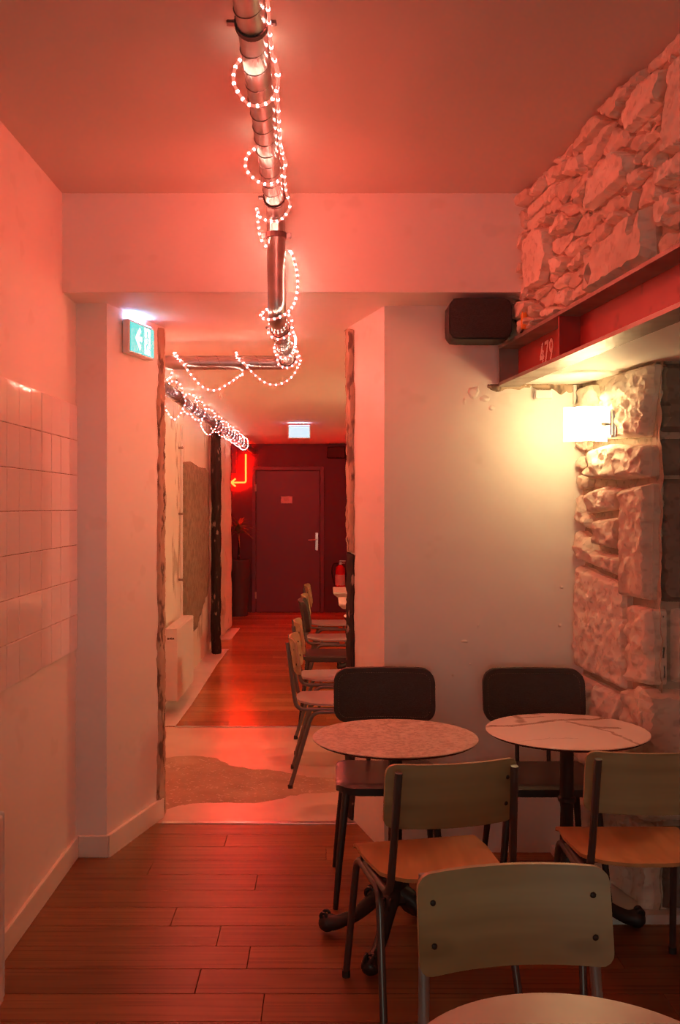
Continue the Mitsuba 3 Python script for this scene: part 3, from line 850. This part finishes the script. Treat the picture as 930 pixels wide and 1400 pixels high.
# ================================================================== LAMPS AND SIGNS
# sconce by the stone pier
sk = thing('wall_lamp', 'lit wall lamp with a curved white shade beside the stone pier', 'wall lamp', 'wall lamps')
LX, LY, LZ = 1.038, 3.95, 1.856


def shade_fn(u, v, w):
    a = u / .101
    return np.stack([LX + (.101 + w) * np.sin(a), LY + .108 - (.101 + w) * np.cos(a), LZ + v], 1)


part(sk, 'shade', panel(sbox(-.104, -.069, .104, .069), .02, shade_fn, .003), 'lamp_body', 40, 'glowing white curved shade', emit=SCONCE, pick=6)
part(sk, 'back_plate', cbox(1.118, 1.132, LY - .02, LY + .10, LZ - .05, LZ + .05, .004), 'chrome')
part(sk, 'arm', ring_between([LX + .02, LY + .03, LZ], [1.12, LY + .03, LZ], .009), 'chrome', 40)
part(sk, 'socket', trimesh.creation.cylinder(.02, segment=[[LX + .10, LY + .0, LZ + .05], [LX + .10, LY + .0, LZ - .055]], sections=20), 'chrome', 40, 'chrome cylinder at the side')

ck = thing('cable_conduit', 'short pale conduit rising from the wall lamp to the soffit', 'conduit')
single(ck, sweep([[1.085, Y_PIER - .012, 1.93], [1.085, Y_PIER - .012, 2.0], [1.085, Y_PIER - .012, 2.06]], .009, 10), 'white_plastic', 40)
jk = thing('junction_box', 'small white junction box on the cream wall under the beam', 'junction box')
part(jk, 'body', cbox(.905, .985, Y_PIER - .032, Y_PIER - .001, 1.995, 2.037, .004), 'white_plastic')
part(jk, 'cover', cbox(.908, .982, Y_PIER - .036, Y_PIER - .031, 1.998, 2.034, .002), 'white_plastic')
ok_ = thing('cable_connector', 'small orange cable connector hanging by the stone wall above the beam end', 'connector')
part(ok_, 'body', cbox(.782, .806, 4.01, 4.03, 2.245, 2.31, .003), 'orange_plastic')
for dx in (.788, .800):
    part(ok_, 'wire', sweep(catmull([[dx, 4.02, 2.305], [dx, 4.015, 2.335], [dx + .02, 4.03, 2.355]], .01), .0022, 6), 'orange_plastic')
wck = thing('cable', 'black cable curling from the loudspeaker to the stone wall', 'cable')
single(wck, sweep(catmull([[.772, 4.20, 2.30], [.785, 4.20, 2.325], [.795, 4.16, 2.28], [.795, 4.10, 2.245], [.795, 4.03, 2.25]], .01), .004, 8), 'black_plastic', 40)


def emergency_sign(key, O, U, N, w, h, t, symbols, edge, face):
    """A box on a wall or hung: O = centre of its back; U to the right, N out of the face."""
    O, U, N = (np.array(x, float) for x in (O, U, N))
    Zv = np.array([0, 0, 1.0])

    def put(m):
        v = np.array(m.vertices)
        m = trimesh.Trimesh(O + v[:, :1] * U + v[:, 1:2] * N + v[:, 2:] * Zv, m.faces, process=False)
        m.fix_normals()
        return m
    part(key, 'housing', put(cbox(-w / 2, w / 2, 0, t, -h / 2, h / 2, .006)), 'white_plastic')
    part(key, 'face', put(cbox(-w / 2 + .012, w / 2 - .012, t, t + .004, -h / 2 + .012, h / 2 - .012)), 'sign_acrylic', emit=face, label='luminous green panel' if symbols else 'luminous white panel', pick=.4)
    part(key, 'unseen_glow_slot', put(cbox(-w / 2 + .02, w / 2 - .02, t * .25, t * .8, h / 2 + .0005, h / 2 + .002)), 'white_plastic', emit=edge, label='unseen light slot on the top edge, placed to light the surface above', pick=1.5)  # slot itself unseen, placed for the bluish glow above the sign
    if symbols:
        sc = (h - .024) / 100.0

        def sym(polys, name, em, d0):
            ms = []
            for g in polys:
                for q in getattr(g, 'geoms', [g]):
                    m = trimesh.creation.extrude_polygon(affinity.scale(q, sc, sc, origin=(0, 0)), .0012, engine='earcut')
                    v = np.array(m.vertices)
                    m = trimesh.Trimesh(np.stack([v[:, 0], t + d0 + v[:, 2], v[:, 1]], 1), m.faces, process=False)
                    ms.append(put(m))
            part(key, name, cat(ms), 'sign_acrylic', emit=em, pick=.1)
        arrow = unary_union([LineString([(-20, 34), (-50, 0), (-20, -34)]).buffer(8, cap_style=2, join_style=2), sbox(-46, -8, -8, 8)])
        frame = sbox(14, -46, 62, 46)
        man = unary_union([Point(36, 30).buffer(7), LineString([(34, 20), (42, -4)]).buffer(5.5), LineString([(33, 16), (20, 6), (14, 12)]).buffer(3), LineString([(36, 18), (50, 10), (54, 18)]).buffer(3),
                           LineString([(42, -4), (30, -16), (26, -36)]).buffer(4), LineString([(42, -4), (52, -22), (62, -30)]).buffer(4)])
        sym([arrow, frame.difference(man.buffer(0))], 'pictogram', [1.9, 2.1, 2.0], .0045)


dj = np.array([.14, .54, 0]) / np.linalg.norm([.14, .54, 0])
nj = np.array([dj[1], -dj[0], 0])
ek = thing('exit_sign', 'green lit emergency exit sign with arrow on the left side of the doorway', 'exit sign', 'lit exit signs')
mid = np.array([-.965, 4.32, 0]) + dj * .275 + nj * .002
emergency_sign(ek, [mid[0], mid[1], 2.292], dj, nj, .27, .155, .035, True, EXIT_EDGE, [.06, .78, .72])
ek2 = thing('exit_sign', 'white glowing exit sign box hanging from the passage ceiling', 'exit sign', 'lit exit signs')
emergency_sign(ek2, [-.31, 10.6, 2.312], [1, 0, 0], [0, -1, 0], .245, .145, .04, False, [14.0, 34.0, 95.0], [.62, .84, .95])

# neon arrow on the end wall
nk = thing('neon_arrow', 'orange neon arrow bent to point left on the dark end wall', 'neon sign')
ny = Y_END - .06
part(nk, 'tube', sweep(fillet([(-1.175, ny, 2.26), (-1.175, ny, 1.855), (-1.375, ny, 1.855)], .03), .0135, 10), 'led_base', 50, emit=NEON)
part(nk, 'arrow_head', sweep(fillet([(-1.32, ny, 1.91), (-1.385, ny, 1.855), (-1.32, ny, 1.80)], .012), .0135, 10), 'led_base', 50, emit=NEON)
for p in ((-1.175, 2.2), (-1.175, 1.95), (-1.29, 1.855)):
    part(nk, 'standoff', ring_between([p[0], ny, p[1]], [p[0], Y_END - .002, p[1]], .005), 'chrome', 40)
part(nk, 'backing_panel', cbox(-1.62, -1.31, Y_END - .02, Y_END - .002, 1.99, 2.40), 'dark_door')

# ================================================================== WALL THINGS
lk = thing('loudspeaker', 'black rounded loudspeaker mounted under the header above the cream wall', 'loudspeaker', 'loudspeakers')
LCX, LCY, LCZ = .632, 4.19, 2.305
part(lk, 'cabinet', panel(rrect(.262, .172, .035, LCX, LCZ), .03, lambda u, v, w: np.stack([u, LCY + w + 0 * u, v], 1), .15), 'black_plastic', 50)
part(lk, 'grille', panel(rrect(.250, .160, .032, LCX, LCZ), .02, lambda u, v, w: np.stack([u, LCY - .077 + w - .010 * np.cos((u - LCX) / .125 * 1.5), v], 1), .006), 'black_leather', 50, 'black mesh grille')
part(lk, 'bracket', cat([cbox(LCX - .05, LCX + .05, 4.2, Y_PIER - .001, LCZ + .084, LCZ + .092), cbox(LCX - .05, LCX + .05, Y_PIER - .012, Y_PIER - .001, LCZ + .02, LCZ + .095)]), 'black_enamel')
lk2 = thing('loudspeaker', 'small dark loudspeaker high in the right corner of the end wall', 'loudspeaker', 'loudspeakers')
single(lk2, cbox(-.02, .24, Y_END - .17, Y_END - .005, 2.20, 2.36, .012), 'black_plastic')

pk = thing('door_notice', 'small white paper notice on the dark end door', 'notice')
part(pk, 'sheet', cbox(-.675, -.515, Y_END - .0245, Y_END - .0225, 1.56, 1.66), 'paper')
for z in (1.635, 1.615, 1.595):
    part(pk, 'print_line', cbox(-.64, -.56, Y_END - .0252, Y_END - .0244, z - .004, z + .003), 'paper_print')

fk = thing('fire_extinguisher', 'red fire extinguisher on the end wall right of the door', 'fire extinguisher')
FX, FY = .17, Y_END - .10
part(fk, 'cylinder', lathe([(0, .33), (.062, .33), (.07, .345), (.07, .60), (.062, .645), (.035, .675), (.02, .69), (0, .69)], (FX, FY, 0), 28), 'extinguisher_red', 50)
part(fk, 'label_band', lathe([(.0705, .40), (.0712, .40), (.0712, .55), (.0705, .55)], (FX, FY, 0), 28), 'paper', 50, 'pale printed label')
part(fk, 'valve', cat([cbox(FX - .018, FX + .018, FY - .018, FY + .018, .685, .73, .004), cbox(FX - .012, FX + .075, FY - .008, FY + .008, .735, .75, .002), cbox(FX - .012, FX + .07, FY - .008, FY + .008, .705, .715, .002)]), 'chrome')
part(fk, 'hose', sweep(catmull([[FX - .02, FY, .71], [FX - .09, FY - .01, .70], [FX - .12, FY, .60], [FX - .10, FY, .47], [FX - .078, FY, .40]], .01), .009, 8), 'black_plastic', 40)
part(fk, 'wall_hook', cbox(FX - .02, FX + .02, FY + .06, Y_END - .001, .60, .66, .003), 'bare_steel')

pot = thing('potted_plant', 'spiky leaved plant in a tall dark pot by the end wall', 'plant')
PX, PY = -1.25, Y_END - .40
part(pot, 'pot', lathe([(0, 0), (.13, 0), (.17, .75), (.165, .78), (.14, .78), (.135, .74), (0, .72)], (PX, PY, 0), 28), 'pot', 40)
part(pot, 'stem', sweep([(PX, PY, .7), (PX + .01, PY, 1.0), (PX, PY, 1.18)], [.018, .014, .012], 8), 'charred_post', 40)
rl = np.random.default_rng(3)
for i in range(34):
    az, el, L = rl.uniform(0, 2 * np.pi), rl.uniform(-.1, 1.25), rl.uniform(.26, .40)
    dv = np.array([math.cos(az) * math.cos(el), math.sin(az) * math.cos(el), math.sin(el)])
    sd = np.cross(dv, [0, 0, 1])
    sd /= np.linalg.norm(sd)
    up = np.cross(sd, dv)
    vs = []
    for t in np.linspace(0, 1, 7):
        c = np.array([PX, PY, 1.14 + .05 * (i % 3)]) + dv * L * t - np.array([0, 0, .16 * t * t * L / .35])
        w = .016 * (1 - t) ** .7 + .0015
        vs += [c - sd * w, c + up * w * .35, c + sd * w]
    fs = []
    for s in range(6):
        for q in range(2):
            a = s * 3 + q
            fs += [[a, a + 1, a + 4], [a, a + 4, a + 3]]
    lf = np.array(vs)
    lf[:, 1] = np.minimum(lf[:, 1], Y_END - .015)
    part(pot, 'leaf', trimesh.Trimesh(lf, fs, process=False), 'leaf', True)

# passage left wall: radiator, thin pipe, charred post
def radiator(key, x0, x1, y0, y1, z0, z1):
    part(key, 'panel', cbox(x1 - .014, x1, y0 + .012, y1 - .012, z0, z1 - .01, .005), 'white_radiator')
    part(key, 'back_panel', cbox(x0, x0 + .012, y0 + .012, y1 - .012, z0, z1 - .01, .004), 'white_radiator')
    for y in (y0, y1 - .012):
        part(key, 'side_cover', cbox(x0, x1, y, y + .012, z0 + .01, z1 - .002, .004), 'white_radiator')
    part(key, 'slot', cat([cbox(x0 + .02 + i * (x1 - x0 - .04) / 3, x0 + .035 + i * (x1 - x0 - .04) / 3, y0 - .0008, y0 + .002, z1 - .085, z1 - .07) for i in range(3)]), 'radiator_slot')
    part(key, 'top_grille', cat([cbox(x0 + .006, x1 - .006, y0 + .02 + i * .03, y0 + .038 + i * .03, z1 - .012, z1 - .004) for i in range(int((y1 - y0 - .03) / .03))]), 'white_radiator')
    for y in (y0 + .1, y1 - .13):
        part(key, 'wall_bracket', cbox(x0 - .03, x0 + .01, y, y + .03, z0 + .05, z1 - .1), 'white_radiator')


radiator(thing('radiator', 'white panel radiator on the old plaster wall of the passage', 'radiator', 'white radiators'), -1.19, -1.095, 7.2, 8.05, .10, .64)
radiator(thing('radiator', 'white radiator end at the lower left edge below the tiled wall', 'radiator', 'white radiators'), -1.075, -.955, 2.12, 2.93, .07, .63)
hk = thing('heating_pipe', 'thin vertical pipe on the passage wall beside the brown render patch', 'pipe')
part(hk, 'pipe', ring_between([-1.225, 8.28, .05], [-1.225, 8.28, 2.2], .011), 'white_radiator', 40)
for z in (.9, 1.45, 2.0):
    part(hk, 'clip', cbox(-1.25, -1.212, 8.262, 8.298, z, z + .02, .002), 'bare_steel')
ph = thing('timber_post', 'rough blackened timber post standing against the passage wall', 'post')
rpo = np.random.default_rng(6)
ring = [(-1.16 + .045 * math.cos(a) * (1 + .15 * math.cos(2 * a)), 10.25 + .075 * math.sin(a)) for a in np.linspace(0, 2 * np.pi, 18)[:-1]]
zs = np.linspace(.003, 2.405, 60)
vv = np.array([[x, y, z] for z in zs for x, y in ring])
cc = np.array([-1.16, 10.25])
dd = vv[:, :2] - cc
vv[:, :2] = cc + dd * (1 + .5 * (meshkit.fbm(vv * [20, 20, 6], 3, 8) - .5))[:, None]
ns_ = len(ring)
i, j = np.meshgrid(np.arange(len(zs) - 1), np.arange(ns_), indexing='ij')
q = np.stack([i * ns_ + j, i * ns_ + (j + 1) % ns_, (i + 1) * ns_ + (j + 1) % ns_, (i + 1) * ns_ + j], -1).reshape(-1, 4)
single(ph, trimesh.Trimesh(vv, np.vstack([q[:, [0, 1, 2]], q[:, [0, 2, 3]]]), process=False), 'charred_post', 40)

# lamp out of view on the far right wall, placed to light the passage
sk2 = thing('wall_lamp', 'unseen lamp on the right wall of the passage, placed to light its ceiling and floor', 'wall lamp', 'wall lamps')
part(sk2, 'shade', panel(sbox(-.098, -.075, .098, .075), .02, lambda u, v, w: np.stack([1.9 + .06 - (.16 + w) * np.cos(u / .16), 7.4 + (.16 + w) * np.sin(u / .16), 1.87 + v], 1), .003), 'lamp_body', 40, emit=[8 * c for c in SCONCE], pick=3)
part(sk2, 'back_plate', cbox(1.79, 1.899, 7.37, 7.43, 1.84, 1.90), 'chrome')

# ================================================================== TABLES
def pedestal(key, x, y, z, rot, n=4):
    col = [(0, .155), (.052, .155), (.056, .165), (.05, .185), (.038, .195), (.043, .215), (.045, .235), (.036, .25), (.028, .262), (.025, .30), (.023, .44), (.025, .46), (.032, .466), (.032, .478), (.025, .485), (.024, z - .05), (.034, z - .03), (.036, z - .012), (0, z - .012)]
    part(key, 'column', lathe(col, (x, y, 0), 28), 'cast_iron', 35)
    part(key, 'spider', cat([cbox(x - .19, x + .19, y - .02, y + .02, z - .014, z - .006), cbox(x - .02, x + .02, y - .19, y + .19, z - .0145, z - .0055)]), 'cast_iron')
    for k in range(n):
        a = rot + k * 2 * math.pi / n
        e = np.array([math.cos(a), math.sin(a), 0])
        pts = [(0.02, .185), (.06, .165), (.10, .125), (.145, .082), (.19, .055), (.225, .042), (.248, .040)]
        c = catmull([np.array([x, y, 0]) + e * r + [0, 0, h] for r, h in pts], .012)
        rr = np.interp(np.linspace(0, 1, len(c)), [0, .3, .7, .85, 1], [.034, .026, .020, .026, .030])
        ft = part(key, 'foot', sweep(c, rr, 12), 'cast_iron', 45)
        toe = trimesh.creation.icosphere(2, .032)
        toe.apply_scale([1, 1, .95])
        toe.apply_translation(np.array([x, y, 0]) + e * .255 + [0, 0, .036])
        g = np.cross(e, [0, 0, 1.0])
        scr = []
        for cr, ch, R_ in ((.085, .172, .020), (.262, .062, .014)):      # scrolls at the knee and on the toe
            an = np.linspace(-.6, 4.6, 22)
            rad = R_ * (1 - .13 * an / 1.2)
            q = np.array([x, y, 0]) + np.outer(cr + rad * np.cos(an), e) + np.outer(ch + rad * np.sin(an), [0, 0, 1])
            scr += [sweep(q + g * w_, .006, 6) for w_ in (-.013, .013)]
        rib = sweep(c + [0, 0, .018], .009, 8)
        part(ft, 'scroll', cat([toe, rib, *scr]), 'cast_iron', 45)


def round_table(key, x, y, z, r, top, rot, t=.012):
    part(key, 'top', lathe([(0, z - .001), (r - .002, z - .001), (r, z - .0025), (r, z - .004)], (x, y, 0.001), 72), top, 30)
    part(key, 'top_core', lathe([(0, z - t), (r - .012, z - t), (r - .0005, z - .0045), (r - .0005, z - .0035), (0, z - .0035)], (x, y, 0), 72), 'laminate_core', 30, 'dark bevelled edge')
    pedestal(key, x, y, z, rot)


tk = thing('round_table', 'round table with a speckled stone-look top between the doorway and the marble table', 'table', 'round pedestal tables')
round_table(tk, .233, 3.455, .725, .288, 'stone_laminate', math.radians(158))
tk = thing('round_table', 'round table with a white marble top with dark veins, beside the stone pier', 'table', 'round pedestal tables')
round_table(tk, .860, 3.575, .72, .290, 'marble_laminate', math.radians(2))
tk = thing('round_table', 'nearest round table with a plain pink-lit top cut off by the bottom edge', 'table', 'round pedestal tables')
round_table(tk, .35, 1.368, .735, .252, 'pink_laminate', math.radians(30))
# tables in the passage
for nm, lab, y, x0 in (('square_table', 'pale square table in the passage nearest the end door', 9.3, .045), ('square_table', 'pale square table in the passage, second from the end door', 8.25, .085)):
    k = thing(nm, lab, 'table', 'square passage tables')
    part(k, 'top', cat([trimesh.convex.convex_hull(np.array([[x0 + a, y + b, .74] for a in (0, .6) for b in (-.3, .3)] + [[x0 + a, y + b, .728] for a in (0, .6) for b in (-.3, .3)] + [[x0 + a, y + b, .695] for a in (.035, .565) for b in (-.265, .265)]))]), 'white_laminate')
    pedestal(k, x0 + .30, y, .707, .4)
for lab, y, x0 in (('white round table in the passage behind the black chair', 7.10, .11), ('white round table in the passage nearest the doorway', 6.2, .12)):
    k = thing('round_table', lab, 'table', 'round pedestal tables')
    round_table(k, x0 + .30, y, .74, .30, 'white_laminate', math.radians(45), .03)

# ================================================================== CHAIRS
def school_chair(steel, seat_mat='plywood_seat'):
    """Local axes: y forward, x to the side. Returns (part name, holder, ply dict, label)."""
    out = []

    def add(n, m, b, s, lab=None, holder=None):
        out.append((n, holder, mikit.ply(m, b, s), lab))
    SW = .19
    seat = Polygon([(-.185, .19), (-.19, .05), (-.175, -.10), (-.13, -.175), (-.06, -.195), (.06, -.195), (.13, -.175), (.175, -.10), (.19, .05), (.185, .19)]).buffer(.012, quad_segs=4)

    def seat_fn(u, v, w):
        dish = -.014 * np.exp(-((u / .13) ** 2 + ((v + .04) / .12) ** 2)) + .006 * np.clip(-(v + .08) / .1, 0, 1) ** 2 - .022 * np.clip((v - .13) / .07, 0, 1.2) ** 2
        return np.stack([u, v, .452 + dish + w], 1)
    add('seat', panel(seat, .013, seat_fn, .011), seat_mat, 40)
    back = rrect(.395, .19, .028, 0, .705)

    def back_fn(u, v, w):
        y0 = -.232 - (v - .705) * .16
        return np.stack([u, y0 + .040 * (u / .1975) ** 2 + w, v], 1)
    add('backrest', panel(back, .012, back_fn, .012), 'plywood_back', 40)
    for s in (-1, 1):
        for z in (.665, .745):
            b = trimesh.creation.icosphere(1, .0065)
            b.apply_scale([1, .5, 1])
            y0 = -.232 - (z - .705) * .16 + .040 * (.165 / .1975) ** 2
            b2 = b.copy()
            b.apply_translation([s * .165, y0 - .0065, z])
            b2.apply_translation([s * .165, y0 + .0065, z])
            add('screw', cat([b, b2]), 'screw', 40, 'dark screw heads', 'backrest')
    for s in (-1, 1):
        x = s * .183
        add('back_tube', sweep(fillet([(s * .172, -.252, .785), (s * .180, -.218, .52), (s * .186, -.203, .425), (s * .186, -.10, .425), (s * .186, .06, .425)], .05), .0115, 12), steel, 60)
        add('leg_frame', sweep(fillet([(s * .208, -.235, .012), (s * .192, -.115, .412), (s * .192, .155, .412), (s * .212, .225, .012)], .05), .0115, 12), steel, 60)
        for y in (-.235, .225):
            q = trimesh.creation.cylinder(.0135, .022, sections=14)
            q.apply_translation([s * .2085 if y < 0 else s * .212, y, .011])
            add('foot_cap', q, 'black_plastic', 40, 'black rubber foot cap', 'leg_frame' if s < 0 else 'leg_frame_001')
    for y in (-.08, .11):
        add('crossbar', sweep([(-.192, y, .424), (0, y, .432), (.192, y, .424)], .008, 10), steel, 50)
    return out


def black_chair():
    out = []

    def add(n, m, b, s, lab=None, holder=None):
        out.append((n, holder, mikit.ply(m, b, s), lab))
    seat = rrect(.41, .41, .06)

    def top_fn(u, v, w):
        e = np.maximum(np.abs(u), np.abs(v)) / .205
        return np.stack([u * (1 - .0 * w), v, .452 - .006 * np.exp(-(u ** 2 + v ** 2) / .02) - .012 * np.clip((e - .85) / .15, 0, 1) ** 2 + w], 1)
    add('seat', panel(seat, .03, top_fn, .022), 'black_enamel', 45)
    add('seat_apron', panel(rrect(.375, .375, .05), .05, lambda u, v, w: np.stack([u, v, .430 + w], 1), .024), 'black_enamel', 40)
    back = rrect(.42, .215, .055, 0, .735)

    def bfn(u, v, w):
        return np.stack([u, -.205 - (v - .735) * .18 + .030 * (u / .21) ** 2 + w, v], 1)
    add('backrest', panel(back, .022, bfn, .026), 'black_leather', 50)
    rim = rrect(.424, .219, .057, 0, .735).difference(rrect(.392, .187, .041, 0, .735))
    add('rim', panel(rim, .014, bfn, .032), 'black_leather', 50, 'raised black rim', 'backrest')
    ring = np.array(rrect(.384, .179, .037, 0, .735).exterior.coords)
    ls = LineString(ring)
    n = 110
    st = []
    for i in range(n):
        a, b = np.array(ls.interpolate((i + .2) / n, normalized=True).coords[0]), np.array(ls.interpolate((i + .75) / n, normalized=True).coords[0])
        P = bfn(np.array([a[0], b[0]]), np.array([a[1], b[1]]), .0145)
        st.append(sweep(P, .0009, 4))
    add('stitching', cat(st), 'stitch', False, 'line of tan stitches', 'backrest')
    for s in (-1, 1):
        add('back_post', sweep(fillet([(s * .066, -.14, .43), (s * .066, -.19, .44), (s * .066, -.196, .52), (s * .066, -.207, .66)], .03), .009, 10), 'black_enamel', 50)
    for sx in (-1, 1):
        for sy in (-1, 1):
            add('leg', sweep([(sx * .165, sy * .165, .435), (sx * .19, sy * .195, .2), (sx * .208, sy * .222, .0)], [.016, .0135, .010], 12), 'black_enamel', 50)
    return out


def place(key, parts, x, y, rot):
    M = T().translate([x, y, 0]).rotate([0, 0, 1], rot)
    for n, holder, d_, lab in parts:
        part(f'{key}__{holder}' if holder else key, n, d_, None, to_world=M, label=lab)


wood_dark, wood_pale = school_chair('tube_steel'), school_chair('tube_steel_pale')
wood_passage = school_chair('tube_steel', 'plywood_seat_sheen')
blk = black_chair()
G = 'wooden school chairs'
place(thing('school_chair', 'curved plywood chair with steel legs, back turned to us, at the speckled round table', 'chair', 'plywood school chairs'), wood_dark, .312, 3.045, 12)
place(thing('school_chair', 'curved plywood chair at the marble table, cut by the right edge', 'chair', 'plywood school chairs'), wood_dark, .965, 3.165, 0)
place(thing('school_chair', 'nearest plywood chair facing us with its broad back above the bottom table', 'chair', 'plywood school chairs'), wood_pale, .395, 1.775, 187)
place(thing('black_chair', 'black padded chair behind the speckled round table, beside the doorway', 'chair', 'black padded chairs'), blk, .235, 3.98, 180)
place(thing('black_chair', 'black padded chair behind the marble table against the cream wall', 'chair', 'black padded chairs'), blk, .858, 3.965, 180)
place(thing('school_chair', 'plywood chair in the passage nearest the doorway', 'chair', 'plywood school chairs'), wood_passage, .03, 5.56, -90)
place(thing('school_chair', 'plywood chair in the passage, second from the doorway', 'chair', 'plywood school chairs'), wood_passage, .03, 6.30, -88)
place(thing('black_chair', 'black chair in the passage between two pairs of plywood chairs', 'chair', 'black padded chairs'), blk, .02, 7.22, -90)
place(thing('school_chair', 'plywood chair in the passage at the second square table from the end', 'chair', 'plywood school chairs'), wood_passage, .03, 8.12, -90)
place(thing('school_chair', 'plywood chair in the passage nearest the end door', 'chair', 'plywood school chairs'), wood_passage, .03, 9.12, -90)
